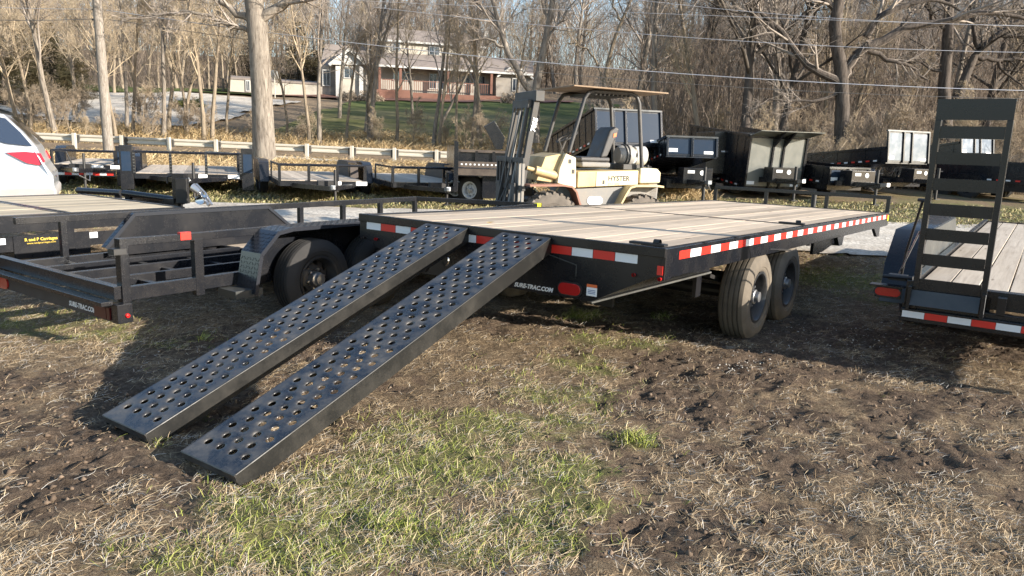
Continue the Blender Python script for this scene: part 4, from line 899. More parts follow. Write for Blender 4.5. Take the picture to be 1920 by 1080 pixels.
tbp(M().tube([(a_[0]-.1, 9.56, a_[2]-.03), (a_[0]-.17, 9.56, a_[2]-.05), (a_[0]-.17, 9.56, a_[2]-.13)], .012, 8), 'jack_crank', 'black_dull', smooth=True)
c_ = AT(375, 360, 9.3); tbp(M().tube([c_, AT(360, 350, 9.3)], .05, 10).tube([c_, AT(392, 385, 9.2)], .022, 8).tube([AT(368, 345, 9.3), AT(385, 362, 9.25), AT(398, 384, 9.2)], .012, 6), 'coupler', 'zinc', smooth=True)
q_ = AT(378, 374, 9.25); tbp(M().lathe([(-.06, .06), (.06, .06), (.06, 0)], c=tuple(q_), axis='y', n=14), 'coupler_ball', 'chrome', smooth=True)
tbp(M().bar(AT(240, 378, 10.2), AT(330, 384, 9.5), .06, .16), 'tongue_box', 'black_paint', bevel=.005)

# ---------------------------------------------------------------- dump trailers (right row)
def dump(label, px, Y, yaw, w, z0, z1, raise_deg, gate='dump_gate', L_=4.2, side_h=None, lid=False, white=True, cyl=True, box=True, group='dump trailers parked in a row before the wood', split=(.42, .62), name='dump_trailer', decal=None, wheels=4, gap=.06):
    x = (px-960)/FPX*Y; gz = float(hgt(x, Y, False))
    u = thing(name, label, 'dump trailer', (x, Y, gz), -yaw, group)
    z0 -= gz; z1 -= gz
    # chassis
    for sx in (-.45, .45): M().box(sx-.05, sx+.05, -.1, L_+.1, .48, .64).build('chassis_rail', BP, u)
    M().bar((-.45, -.05, .56), (0, -1.4, .56), .09, .14).bar((.45, -.05, .56), (0, -1.4, .56), .09, .14).build('tongue', BP, u)
    M().tube([(.0, -1.2, .02), (.0, -1.2, 1.0)], .045, 10).tube([(0, -1.2, .9), (.18, -1.2, .9)], .015, 6).box(-.1, .1, -1.3, -1.1, 0, .02).build('jack', MAT['black_dull'], u, smooth=True)
    M().bar((0, -1.35, .58), (0, -1.65, .6), .10, .10).build('coupler', MAT['zinc'], u)
    if box:
        b = M().box(-.42, .42, -.65, -.15, .50, .95).build('pump_box', BP, u, bevel=.01)
        M().box(-.3, -.1, -.656, -.651, .80, .88).build('sticker', MAT['white_sticker'], b); M().lathe([(-.006, .07), (0, .07), (0, 0)], c=(.12, -.656, .82), axis='y', n=14).build('round_sticker', MAT['white_sticker'], b)
    for sx in (-1, 1):
        for yy in (L_*.52, L_*.74)[:wheels//2]: wheel(u, (sx*(w/2+.08), yy, .38), r=.38, w=.23, rr=.2, side=sx, lugs=6, tyre='tyre_dark')
        M().prism([(L_*.38, .5), (L_*.44, .86), (L_*.84, .86), (L_*.9, .5)], 'x', sx*(w/2-.03), sx*(w/2+.22)).build('fender', BP, u)
    M().box(-w/2+.1, w/2-.1, .1, L_, .34, .60).build('dark_filler', BP, u)  # solid black box added to darken the gap under the bed
    # bed, hinged at the back
    a = math.asin(max(-1, min(1, (z0-.68)/L_))); H_ = z1-z0
    bed = M().box(-w/2, w/2, 0, L_, -.05, 0).build('bed', BP, u, loc=(0, L_-L_*math.cos(a), z0), rot=(-a, 0, 0))
    sh = side_h or H_
    for sx in (-1, 1):
        s_ = M().box(sx*w/2-.025*sx-.02, sx*w/2-.025*sx+.02, 0, L_, 0, sh).box(sx*w/2-.04, sx*w/2+.04, 0, L_, sh-.02, sh+.05).build('side_wall', BP, bed)
        for k in range(9): yy = .25+k*(L_-.4)/8; M().box(sx*(w/2)-.01, sx*(w/2)+.045, yy-.03, yy+.03, 0, sh-.01).build('rib', BP, s_)
        tape(s_, (sx*(w/2+.05)-.001, .3, .05), 12, (0, .30, 0), .15, .05, ['white_reflect', 'red_reflect'], normal='x')
    g = M().box(-w/2, w/2, -.02, .0, 0, H_).build('bulkhead', BP, bed)
    xs_ = [-w/2+.05, -w/2+w*split[0], -w/2+w*split[1], w/2-.05]
    for a0, a1 in ((xs_[0], xs_[1]), (xs_[2], xs_[3])): M().box(a0, a1, -.032, -.021, .05, H_-.05).build('panel', MAT[gate], g, bevel=.004)
    if split[1]-split[0] > .12: M().box(xs_[1]+.07, xs_[2]-.07, -.034, -.021, .05, H_-.05).build('panel', MAT[gate], g)
    for xx in (xs_[1]+.035, xs_[2]-.035, -w/2+.02, w/2-.02): M().box(xx-.03, xx+.03, -.08, -.02, -.02, H_+.0).build('post', BP, g, bevel=.004)
    M().box(-w/2-.02, w/2+.02, -.06, .02, H_-.0, H_+.05).build('top_cap', MAT['dump_gate'], g)
    if white: M().box(xs_[0]+.02, xs_[0]+.28, -.036, -.033, .10, .20).build('sticker', MAT['white_sticker'], g); M().box(xs_[3]-.34, xs_[3]-.06, -.036, -.033, .06, .14).build('sticker', MAT['white_sticker'], g)
    if lid:
        l_ = M().add([(-w/2, -.02, H_), (w/2+.03, -.02, H_), (w/2+.16, -.62, H_+.20), (-w/2-.0, -.62, H_+.20), (-w/2, -.02, H_+.02), (w/2+.03, -.02, H_+.02), (w/2+.16, -.62, H_+.22), (-w/2-.0, -.62, H_+.22)], [(0, 1, 2, 3), (4, 7, 6, 5), (0, 4, 5, 1), (1, 5, 6, 2), (2, 6, 7, 3), (3, 7, 4, 0)]).build('cab_guard', MAT[gate], g)
        for xx in (xs_[1]+.04, xs_[2]-.04): M().prism([(-.02, H_-.35), (-.02, H_), (-.6, H_+.19)], 'x', xx-.03, xx+.03).build('gusset', BP, l_)
    if cyl and a > .12:
        t0 = Vector((0, .9, .55)); t1 = Vector((0, L_-L_*math.cos(a)+.05, z0+.05)); M().tube([t0, (t0+t1)/2], .07, 12).build('cylinder_barrel', MAT['dump_gate'], u, smooth=True); M().tube([(t0+t1)/2, t1], .045, 12).build('cylinder_rod', MAT['chrome'], u, smooth=True)
    return u
def zpx(px, py, Y): return float(AT(px, py, Y)[2])
dump('tall blue black dump trailer with its bed raised, seen through the forklift frame', 1168, 22.5, -.30, 2.15, zpx(1168, 270, 22.5), zpx(1168, 206, 22.5), 0, 'dump_sky_blue', split=(.26, .47))
dump('dark dump trailer with two small blue panels, right of the forklift', 1283, 22.0, -.10, 1.5, zpx(1283, 292, 22), zpx(1283, 258, 22), 0, 'dump_sky_blue', split=(.48, .52), cyl=False)
s = dump('big grey fronted dump trailer with a flared cab guard on top', 1436, 23.5, -.22, 1.95, zpx(1436, 352, 23.5), zpx(1436, 256, 23.5), 0, 'gate_grey_lit', lid=True, split=(.40, .62), cyl=False)
dump('raised dump trailer with bright sky reflecting front, left of the ladder ramp', 1680, 25.5, -.42, 1.95, zpx(1680, 304, 25.5), zpx(1680, 247, 25.5), 0, 'gate_gloss', split=(.36, .60), L_=5.2, side_h=.45)
dump('raised dump trailer with glossy front, seen through the rungs of the ladder ramp', 1807, 27.5, -.42, 1.75, zpx(1807, 292, 27.5), zpx(1807, 252, 27.5), 0, 'gate_gloss', split=(.40, .62), L_=5.0, side_h=.45)
dump('low black dump trailer with two dark panels, in front of the raised bright one', 1574, 23.0, -.30, 1.45, zpx(1574, 345, 23), zpx(1574, 316, 23), 0, 'dump_sky_blue', split=(.46, .54), cyl=False, L_=3.6, wheels=2)
dump('black dump trailer with tandem wheels at the right edge beyond the ladder', 1960, 25.0, -.55, 2.0, zpx(1960, 345, 25), zpx(1960, 310, 25), 0, 'dump_sky_blue', cyl=False)
# side-on black dump body with decal between the small-panelled one and the grey one
bx = (1335-960)/FPX*24.5
E2 = thing('dump_trailer', 'black dump trailer side with striped tape and blue decal, left of the grey fronted one', 'dump trailer', (bx, 24.6, float(hgt(bx, 24.6, False))), R_(4), 'dump trailers parked in a row before the wood')
b = M().prism([(-1.1, .62), (-.25, .62), (2.9, .62), (2.9, 1.95), (-.2, 1.95), (-.2, 1.30), (-1.1, .7)], 'y', 0, 2.0).build('bed', BP, E2, bevel=.01)
M().prism([(-1.08, .66), (-.42, .66), (-.42, .98)], 'y', -.01, -.002).build('tan_patch', MAT['dull_brown'], b)  # brown triangle at the low end of the bed side
tape(b, (.05, -.003, 1.33), 10, (.16, 0, 0), .158, .05, ['white_reflect', 'red_reflect'])
M().box(.35, .92, -.012, -.002, .70, .86).build('decal', MAT['blue_decal'], b); letters('decal_text', 'SURE-TRAC', .10, MAT['white_sticker'], b, (.635, -.014, .78), (R_(90), 0, 0), bold=.001, shear=.2)
letters('bed_text', 'HDPE', .14, MAT['white_sticker'], b, (.78, -.004, 1.62), (R_(90), 0, 0), bold=.003, shear=.2)
for x_ in (.6, 1.5): o = wheel(E2, (x_, .0, .38), r=.38, w=.23, rr=.2, lugs=6, tyre='tyre_dark'); o.rotation_euler = (0, 0, -math.pi/2)
M().box(-1.0, 2.8, .3, .4, .42, .6).build('chassis_rail', BP, E2)
# brown slatted dump trailer left of the forklift
ex = (915-960)/FPX*17.5
E1 = thing('dump_trailer', 'brown black dump trailer with slatted tail and white wheels, left of the forklift mast', 'dump trailer', (ex, 17.8, float(hgt(ex, 17.8, False))), R_(8))
for i in range(5):
    xx = -.78+i*.40; M().box(xx-.03, xx+.03, -.05, .05, 1.02, 1.30).build('tail_post', BP, E1)
M().box(-.84, .95, -.05, .03, 1.27, 1.33).build('tail_cap', MAT['dull_brown'], E1); M().box(-.80, .95, .0, .03, 1.05, 1.28).build('tail_panel', BP, E1)
M().box(-.80, .95, -.07, .0, .92, 1.06).build('tail_rail', MAT['dull_brown'], E1, bevel=.005)
for i in range(9): M().box(-.74+i*.1, -.70+i*.1, -.075, -.071, .975, 1.01).build('tape_square', MAT['white_reflect'], E1)
M().box(-.90, -.80, -.08, .1, .35, 1.50).build('corner_post', BP, E1, bevel=.005)
M().box(-.82, .95, -.02, .2, .74, .90).build('rear_beam', MAT['dull_brown'], E1)
for sx in (-.84, .95): M().box(sx-.03, sx+.03, 0, 4.0, .8, 1.4).build('side_wall', BP, E1)
M().box(-.82, .95, 0, 4, .72, .8).build('bed', BP, E1)
M().prism([(.2, .60), (.3, .76), (1.9, .76), (2.0, .6)], 'x', -1.0, -.78).build('fender', BP, E1)
for y_, x_ in ((.65, -.42), (1.45, -.72)): o = wheel(E1, (x_, y_, .36), r=.36, w=.22, rr=.2, rim='rim_white', side=-1, lugs=6, tyre='tyre_dark'); o.rotation_euler = (0, 0, math.pi+.95)
M().box(-.2, .9, .2, .6, .2, .74).build('underbody', BP, E1)
cz = M().prism([(-.22, 1.86), (.02, 2.0), (.28, 1.62), (.22, 1.36), (.08, 1.35)], 'y', .0, .35).build('chute', BP, E1, bevel=.005)

# more hardware on the row trailers' fronts: chains, hoses and latches
for o in [q for q in bpy.data.objects if q.get('category') == 'dump trailer' and q.name.startswith('dump_trailer')]:
    if any(c.name.startswith('tongue') for c in o.children):
        M().tube([(.3, -.3, .62), (.34, -.8, .35), (.1, -1.3, .5)], .014, 6).build('safety_chain', MAT['zinc'], o, smooth=True)
        M().tube([(-.2, -.1, .7), (-.3, -.6, .45), (-.1, -1.4, .62)], .012, 6).build('brake_cable', MAT['black_dull'], o, smooth=True)
for o in [q for q in bpy.data.objects if q.name.startswith('utility_trailer')]:
    M().tube([(.15, -.3, .45), (.2, -.8, .28), (.05, -1.2, .42)], .012, 6).build('safety_chain', MAT['zinc'], o, smooth=True)
# forklift hoses and chains
M().tube([(fx(1000), .2, .95), (fx(1010), .32, .75), (fx(1030), .30, .72), (fx(1042), .34, .9)], .014, 6).build('hydraulic_hose', MAT['fork_cream_lit'], F_, smooth=True)
M().tube([(fx(1005), .1, 1.1), (fx(1000), .25, .8), (fx(1012), .3, .62)], .013, 6).build('hydraulic_hose', MAT['black_dull'], F_, smooth=True)
for sy in (.10, -.12): M().bar((mb[0]+.09, sy, .6), (mt[0]+.13, sy, mt[1]-.2), .03, .012, up=(1, 0, 0)).build('lift_chain', MAT['fork_dark'], F_)
lf = GP(916, 422, .86); L_o = M().add([(-.04, 0, 0), (0, -.02, .012), (.045, 0, .02), (.0, .025, .018), (0, 0, .004)], [(0, 1, 4), (1, 2, 4), (2, 3, 4), (3, 0, 4)]).build('dry_leaf', MAT['straw'], None, loc=(lf[0], lf[1], .868)); tagp(L_o, 'curled dry leaf lying on the flatbed deck near its rear edge', 'leaf')
# ---------------------------------------------------------------- bare trees
def tubes_np(groups):     # groups: list of (P (n,m,3), R (n,m), sides)
    VV = []; FF = []; base = 0
    for P, R, k in groups:
        n, m = P.shape[:2]
        D = np.gradient(P, axis=1); D /= np.linalg.norm(D, axis=2, keepdims=True)+1e-9
        ref = np.tile(np.array([.31, .17, .93]), (n, m, 1)); ref[np.abs((ref*D).sum(-1)) > .93] = [1, 0, 0]
        A = np.cross(D, ref); A /= np.linalg.norm(A, axis=2, keepdims=True)+1e-9; B = np.cross(D, A)
        t_ = np.arange(k)*2*np.pi/k
        V = P[:, :, None]+R[:, :, None, None]*(A[:, :, None]*np.cos(t_)[None, None, :, None]+B[:, :, None]*np.sin(t_)[None, None, :, None])
        idx = base+np.arange(n*m*k).reshape(n, m, k); a = idx[:, :-1]; b = np.roll(a, -1, 2); d = idx[:, 1:]; c = np.roll(d, -1, 2)
        FF.append(np.stack([a, b, c, d], -1).reshape(-1, 4)); VV.append(V.reshape(-1, 3)); base += n*m*k
    return np.concatenate(VV), np.concatenate(FF)
def resample(pts, m):
    pts = np.array(pts, float); s = np.concatenate([[0], np.cumsum(np.linalg.norm(np.diff(pts, axis=0), axis=1))]); u = np.linspace(0, s[-1], m)
    return np.stack([np.interp(u, s, pts[:, i]) for i in range(3)], 1)
def spawn(r, P, R, n, t0, t1, ang, lenf, rf, m, up=.25, droop=0, rmin=.004, wob=.10):
    """children of a set of polylines: P (k,mm,3)"""
    k, mm = P.shape[:2]; i = np.repeat(np.arange(k), n); N = len(i)
    t = r.uniform(t0, t1, N)**.85; f = t*(mm-1); a = np.minimum(f.astype(int), mm-2); w = (f-a)[:, None]
    p = P[i, a]*(1-w)+P[i, a+1]*w; d = P[i, a+1]-P[i, a]; d /= np.linalg.norm(d, axis=1, keepdims=True)+1e-9
    rad = (R[i, a]*(1-w[:, 0])+R[i, a+1]*w[:, 0])
    v = r.normal(0, 1, (N, 3)); v -= (v*d).sum(1, keepdims=True)*d; v /= np.linalg.norm(v, axis=1, keepdims=True)+1e-9
    an = np.radians(r.uniform(ang[0], ang[1], N))[:, None]; nd = d*np.cos(an)+v*np.sin(an); nd[:, 2] += up-droop; nd /= np.linalg.norm(nd, axis=1, keepdims=True)
    pl = np.linalg.norm(np.diff(P, axis=1), axis=2).sum(1)[i]; ln = pl*lenf*r.uniform(.55, 1.25, N)*(1.15-.6*t)
    Q = np.zeros((N, m, 3)); Q[:, 0] = p; cur = nd
    for j in range(1, m):
        cur = cur+r.normal(0, wob, (N, 3)); cur[:, 2] += .06*up; cur /= np.linalg.norm(cur, axis=1, keepdims=True); Q[:, j] = Q[:, j-1]+cur*(ln/(m-1))[:, None]
    r0 = np.maximum(rad*rf, rmin*1.3); RR = r0[:, None]*np.linspace(1, .25, m)[None]; RR = np.maximum(RR, rmin)
    return Q, RR
def tree_mesh(name, seed, h, r0, bark, twig, kind='slim', trunk=None, limbs=None, extra=1.0):
    r = np.random.default_rng(seed)
    if trunk is None:
        m = 9; T0 = np.zeros((1, m, 3)); cur = np.array([r.normal(0, .06), r.normal(0, .06), 1.0])
        for j in range(1, m): cur = cur+np.array([*r.normal(0, .05 if kind != 'crooked' else .13, 2), 0]); cur /= np.linalg.norm(cur); T0[0, j] = T0[0, j-1]+cur*h/(m-1)
        T0[0, 0, 2] -= .5; R0 = r0*np.array([1.35, 1.0, .9, .82, .72, .6, .46, .3, .12])[None]
    else:
        T0, R0 = trunk
    P = {'slim': (13, .22, 1, (25, 55), .30, .42), 'broad': (14, .25, .95, (30, 75), .42, .55), 'crooked': (12, .2, 1, (25, 75), .34, .5), 'bush': (16, .02, .9, (15, 60), .6, .5)}[kind]
    if limbs is None: L1, R1 = spawn(r, T0, R0, int(P[0]*extra), P[1], P[2], P[3], P[4], P[5], 6, up=.35)
    else: L1, R1 = limbs
    L2, R2 = spawn(r, L1, R1, 7, .15, 1, (20, 65), .50, .55, 5, up=.2)
    L3, R3 = spawn(r, L2, R2, 6, .12, 1, (20, 70), .62, .6, 4, up=.10, rmin=.0065, wob=.16)
    L4, R4 = spawn(r, L3, R3, 5, .15, 1, (20, 70), .75, .7, 3, up=.04, rmin=.0055, wob=.2)
    tv, tf = tubes_np([(T0, R0, 10)]); bv, bf = tubes_np([(L1, R1, 5), (L2, R2, 4), (L3, R3, 3), (L4, R4, 3)])
    tm = raw_mesh('trunk', tv, tf, MAT[bark]); tm.polygons.foreach_set('use_smooth', [True]*len(tm.polygons))
    bm_ = raw_mesh('branches', bv, bf, MAT[twig]); return tm, bm_
def put_tree(name, label, meshes, x, y, s=1, rz=0, group=None, sx=None, lean=(0, 0), z=None):
    t_ = thing(name, label, 'tree', (x, y, float(hgt(x, y, False)) if z is None else z), rz, group, rx=lean[0], ry=lean[1]); t_.scale = (s, s, s) if sx is None else (sx, sx, s)
    link('trunk', meshes[0], t_); link('branches', meshes[1], t_); return t_
PR = {}
for i in range(5): PR['grey%d' % i] = tree_mesh('t', 20+i, 14, .19, 'bark_grey', 'twig_grey', ['slim', 'broad', 'slim', 'crooked', 'broad'][i])
for i in range(4): PR['tan%d' % i] = tree_mesh('t', 40+i, 11, .15, 'bark_tan', 'twig_tan', ['slim', 'broad', 'crooked', 'slim'][i])
for i in range(2): PR['dark%d' % i] = tree_mesh('t', 60+i, 15, .24, 'bark_dark', 'twig_dark', 'broad')
for i in range(3): PR['bush%d' % i] = tree_mesh('t', 70+i, 3.0, .05, 'bark_tan', ['brush_tan', 'twig_grey', 'twig_tan'][i], 'bush')
def wx(px, y): return (px-960)/FPX*y*1.0
# the slender trees between the guardrail and the lawn, one by one
SL = [(62, 44, 'tan2', .9, 'crooked tan tree farthest left beyond the guardrail'), (98, 45, 'tan1', .8, 'forked tan tree above the silver car roof end'), (252, 45, 'tan0', .85, 'slim tan tree just right of the utility pole'), (240, 47, 'grey2', .8, 'thin dark tree close behind the utility pole'),
      (308, 44, 'grey0', .85, 'pale straight tree midway between utility pole and big trunk'), (352, 46, 'tan3', .8, 'leaning thin tree before the gravel driveway'), (383, 43.5, 'tan3', 1.0, 'left one of two pale trunks left of the big tree'), (397, 43.8, 'tan0', 1.0, 'right one of two pale trunks left of the big tree'),
      (424, 48, 'tan1', .8, 'small tree before the cream garage wall left of the big trunk'), (535, 47, 'tan2', .7, 'thin leaning sapling right of the big trunk'), (578, 43, 'tan1', .85, 'slender many stemmed tree right of the big trunk'), (596, 44, 'grey4', .85, 'slender tree at the left end of the lawn'),
      (645, 46, 'tan0', .75, 'thin tree in front of the white gable of the house'), (686, 45, 'grey1', .95, 'thicker grey tree before the left porch post'), (694, 46, 'tan3', .8, 'pale sapling beside the thicker grey tree at the porch'), (738, 45, 'tan2', .9, 'crooked S shaped tree before the porch railing'),
      (805, 43.5, 'grey2', .8, 'left one of a close pair of thin trees on the lawn edge'), (818, 43.2, 'tan3', .8, 'right one of a close pair of thin trees on the lawn edge'), (848, 45, 'tan0', .75, 'thin sapling before the right part of the porch'), (876, 44, 'grey0', .75, 'straight thin tree left of the forklift mast'), (895, 43, 'tan1', .8, 'pale forked tree nearest to the left of the forklift mast')]
for i, (px, y, k, s, lab) in enumerate(SL): put_tree('slender_tree', lab, PR[k], wx(px, y), y, s*1.05, i*1.3, 'slender bare trees between road and lawn', sx=s*.72)
# big trunk
def poly(px_pts, Y): return [AT(a, b, Y+(c if c else 0)) for a, b, c in [(*q, 0)[:3] if len(q) == 2 else q for q in px_pts]]
def custom(name, label, base, Y, trunk_px, rpx, limbs_px, bark, twig, seed):
    org = AT(*base, Y); org[2] = float(hgt(org[0], org[1], False)); sc = Y/FPX
    tp = resample(poly(trunk_px, Y), 14)-org; R = np.interp(np.linspace(0, 1, 14), np.linspace(0, 1, len(rpx)), rpx)*sc/2
    Ls = []; Rs = []
    for pts, r0, r1 in limbs_px: Ls.append(resample(poly(pts, Y), 10)-org); Rs.append(np.linspace(r0, r1, 10)*sc/2)
    L1 = np.array(Ls); R1 = np.array(Rs); L1[:, 1:-1] += np.random.default_rng(seed).normal(0, .05, L1[:, 1:-1].shape)
    tm = tree_mesh(name, seed, 1, 1, bark, twig, 'broad', (tp[None], R[None]), (L1, R1))
    bv, bf = tubes_np([(L1, R1, 9)]); lm = raw_mesh('limbs', bv, bf, MAT[bark]); lm.polygons.foreach_set('use_smooth', [True]*len(lm.polygons))
    t_ = thing(name, label, 'tree', tuple(org)); link('trunk', tm[0], t_); link('limbs', lm, t_); link('branches', tm[1], t_); return t_
custom('oak_tree', 'big oak with thick straight trunk standing before the guardrail, dark limbs at the top', (497, 322), 30.5, [(497, 335), (496, 300), (492, 200), (487, 110), (482, 50), (476, 0), (470, -120), (465, -300)], [46, 40, 37, 36, 35, 30, 24, 14, 5],
       [([(484, 40), (510, 22), (540, 2), (600, -35), (680, -90)], 20, 5), ([(478, 55), (455, 52), (430, 48), (402, 32), (390, 20)], 11, 3), ([(474, 40), (440, 22), (405, 0), (350, -40)], 14, 4), ([(473, -10), (430, -60), (380, -130)], 16, 4), ([(400, 30), (350, 20), (290, 26), (230, 40)], 6, 2), ([(475, -60), (540, -120), (620, -190)], 15, 4),
        ([(480, 30), (498, -30), (530, -100)], 16, 4), ([(390, -20), (330, 5), (292, 22)], 7, 2)], 'bark_grey', 'twig_grey', 5)
custom('oak_tree', 'old oak with long dark crooked limbs above the raised bright dump trailer', (1578, 300), 36, [(1578, 310), (1578, 250), (1580, 180), (1575, 110), (1562, 60), (1572, 10), (1580, -60), (1590, -200)], [30, 26, 24, 22, 20, 17, 12, 6],
       [([(1625, 88), (1665, 66), (1720, 48), (1800, 33), (1870, 22), (1940, 40)], 17, 5), ([(1624, 70), (1650, 32), (1700, 8), (1760, 2), (1800, 20)], 14, 4), ([(1585, 160), (1540, 140), (1500, 110), (1470, 70), (1440, 32), (1400, 5)], 16, 5), ([(1462, 62), (1440, 40), (1400, 24), (1360, 18)], 8, 2), ([(1622, 92), (1660, 106), (1700, 120), (1740, 150)], 10, 3), ([(1580, 150), (1600, 110), (1628, 85)], 17, 15),
        ([(1690, 48), (1720, 20), (1745, -10)], 8, 3), ([(1570, 30), (1540, -10), (1500, -60)], 12, 4), ([(1440, 55), (1470, 60), (1478, 14)], 5, 2), ([(1590, 170), (1550, 185), (1500, 190), (1440, 185)], 7, 2)], 'bark_dark', 'twig_grey', 6)
custom('oak_tree', 'dark spreading oak at the right edge behind the ladder ramp', (1790, 300), 38, [(1780, 310), (1772, 240), (1770, 160), (1776, 90), (1780, 0), (1785, -100)], [30, 24, 20, 18, 14, 8],
       [([(1790, 200), (1812, 140), (1835, 95), (1872, 62), (1930, 30)], 18, 8), ([(1830, 104), (1870, 112), (1930, 112)], 9, 5), ([(1835, 90), (1825, 50), (1822, 0)], 9, 4), ([(1862, 68), (1900, 66), (1960, 80)], 9, 4), ([(1872, 115), (1900, 150), (1930, 170)], 6, 2), ([(1776, 60), (1740, 20), (1700, -20)], 9, 3), ([(1770, 140), (1730, 120), (1690, 118)], 6, 2)], 'bark_dark', 'twig_dark', 7)
custom('forked_tree', 'grey tree forking in a V right behind the forklift mast', (1003, 260), 41, [(1003, 268), (1004, 220), (1003, 178), (1008, 150), (1018, 100), (1030, 40), (1036, 0), (1044, -120)], [18, 17, 16, 13, 12, 10, 9, 4],
       [([(1000, 178), (975, 135), (948, 92), (935, 50), (922, 0), (910, -80)], 13, 4), ([(1022, 80), (1050, 40), (1080, 0)], 6, 2), ([(945, 88), (915, 74), (880, 72)], 5, 2), ([(930, 40), (905, 20), (880, -20)], 5, 2), ([(1030, 40), (1015, 0), (1005, -50)], 6, 2)], 'bark_grey', 'twig_grey', 8)
custom('birch_like_tree', 'pale tree leaning right above the plywood roof of the forklift', (1134, 300), 43, [(1134, 300), (1133, 230), (1133, 165), (1137, 130), (1150, 80), (1165, 40), (1182, 5), (1200, -60)], [9, 9, 8, 8, 7, 6, 5, 3],
       [([(1134, 160), (1118, 115), (1098, 90), (1065, 82)], 5, 2), ([(1133, 175), (1150, 150), (1162, 130)], 4, 2), ([(1165, 40), (1150, 10), (1145, -30)], 4, 2)], 'bark_tan', 'twig_tan', 9)
# the wood
wr = np.random.default_rng(3); cnt = 0
def scatter(n, fx_, fy_, kinds, srange, name, label, group, minsep=1.0, ok=None):
    global cnt; pts = []; tries = 0
    while len(pts) < n and tries < n*30:
        tries += 1; y = fy_(); x = fx_(y)
        if ok is not None and not ok(x, y): continue
        if any((x-a)**2+(y-b)**2 < minsep**2 for a, b in pts[-80:]): continue
        pts.append((x, y)); s = wr.uniform(*srange); k = kinds[wr.integers(len(kinds))]
        put_tree(name, label, PR[k], x, y, s, wr.uniform(0, 6.28), group, sx=s*wr.uniform(.75, 1.1), lean=(wr.normal(0, .05), wr.normal(0, .05)))
KG = ['grey0', 'grey1', 'grey2', 'grey3', 'grey4', 'tan0', 'tan3']
scatter(46, lambda y: wr.uniform(.10, .69)*y, lambda: 37+24*wr.random()**1.1, KG+['dark0'], (.65, 1.1), 'bare_tree', 'bare grey brown tree in the front of the wood behind the dump trailers', 'trees at the front of the wood', 1.1, lambda x, y: x > 4.5+(y-37)*.22)
scatter(50, lambda y: wr.uniform(.02, .72)*y, lambda: 60+45*wr.random(), KG+['dark0', 'dark1'], (.8, 1.2), 'bare_tree', 'bare grey tree deep in the wood on the right hillside', 'trees deep in the wood', 1.5, lambda x, y: x > 13)
scatter(64, lambda y: wr.uniform(-.68, .12)*y, lambda: 94+40*wr.random(), ['grey1', 'grey4', 'tan1', 'tan2', 'grey3', 'grey0'], (.85, 1.3), 'bare_tree', 'bare tree of the hillside wood rising behind the house', 'trees behind the house', 2)
scatter(30, lambda y: wr.uniform(-.69, -.30)*y, lambda: 70+22*wr.random(), ['tan0', 'tan1', 'tan2', 'tan3'], (.8, 1.15), 'bare_tree', 'yellowish tan bare tree standing beyond the driveway and side lawn', 'tan trees beyond the driveway', 2, lambda x, y: x < -22 and not (x > -30 and y < 82))
scatter(16, lambda y: wr.uniform(-.68, -.40)*y, lambda: 42+12*wr.random(), ['tan1', 'tan2', 'grey1', 'bush0'], (.65, .95), 'bare_tree', 'tangled bare tree at the far left between the guardrail and the driveway', 'trees at the left roadside', 1.5)
scatter(7, lambda y: wr.uniform(-.27, .02)*y, lambda: 46+12*wr.random(), ['grey1', 'grey4', 'tan1', 'grey3'], (.6, .8), 'bare_tree', 'bare tree standing on the lawn in front of the house', 'trees on the lawn before the house', 1.6)
scatter(34, lambda y: wr.uniform(.10, .69)*y, lambda: 31+16*wr.random(), ['bush0', 'bush1', 'bush2', 'bush0'], (.5, 1.15), 'bare_shrub', 'bare twiggy shrub at the foot of the wood behind the dump trailers', 'shrubs along the wood edge', .8, lambda x, y: x > 4)
scatter(14, lambda y: wr.uniform(-.62, .02)*y, lambda: 41.5+5*wr.random(), ['bush0', 'bush2'], (.35, .8), 'bare_shrub', 'low bare shrub in the dry weeds beyond the guardrail', 'low shrubs beyond the guardrail', .8)
for o in bpy.data.objects:
    if o.get('group') in ('shrubs along the wood edge', 'low shrubs beyond the guardrail') and 'label' in o: o['category'] = 'shrub'
# conifers
def conifer(seed, h, mat):
    r = np.random.default_rng(seed); T0 = np.zeros((1, 6, 3)); T0[0, :, 2] = np.linspace(-.4, h, 6); R0 = np.linspace(.22, .03, 6)[None]
    N = 170; z = h*(.06+.92*r.random(N)**1.1); a = r.uniform(0, 6.28, N); ln = (h-z)*.28+.25; Q = np.zeros((N, 4, 3))
    for j in range(4): f = j/3; Q[:, j] = np.stack([np.cos(a)*ln*f, np.sin(a)*ln*f, z-ln*.25*f+ln*.18*f*f], 1)
    R = np.linspace(.04, .012, 4)[None]*np.ones((N, 1)); L2, R2 = spawn(r, Q, R, 10, .15, 1, (30, 70), .38, .6, 3, up=0, droop=.15, rmin=.012); L3, R3 = spawn(r, L2, R2, 4, .1, 1, (30, 60), .5, .9, 3, up=0, rmin=.014)
    tv, tf = tubes_np([(T0, R0, 8)]); bv, bf = tubes_np([(Q, R, 3), (L2, R2, 3), (L3, R3, 3)]); return raw_mesh('trunk', tv, tf, MAT['bark_dark']), raw_mesh('branches', bv, bf, MAT[mat])
CB = conifer(1, 13, 'needle_brown'); CD = conifer(2, 8, 'needle_dark')
for px, y, s in ((740, 100, .95), (772, 104, 1.05), (838, 106, 1.0), (872, 101, .8), (700, 98, .9), (1010, 110, .8)): put_tree('conifer', 'brownish conifer rising behind the house roof', CB, wx(px, y), y, s, px*.1, 'brownish conifers behind the house')
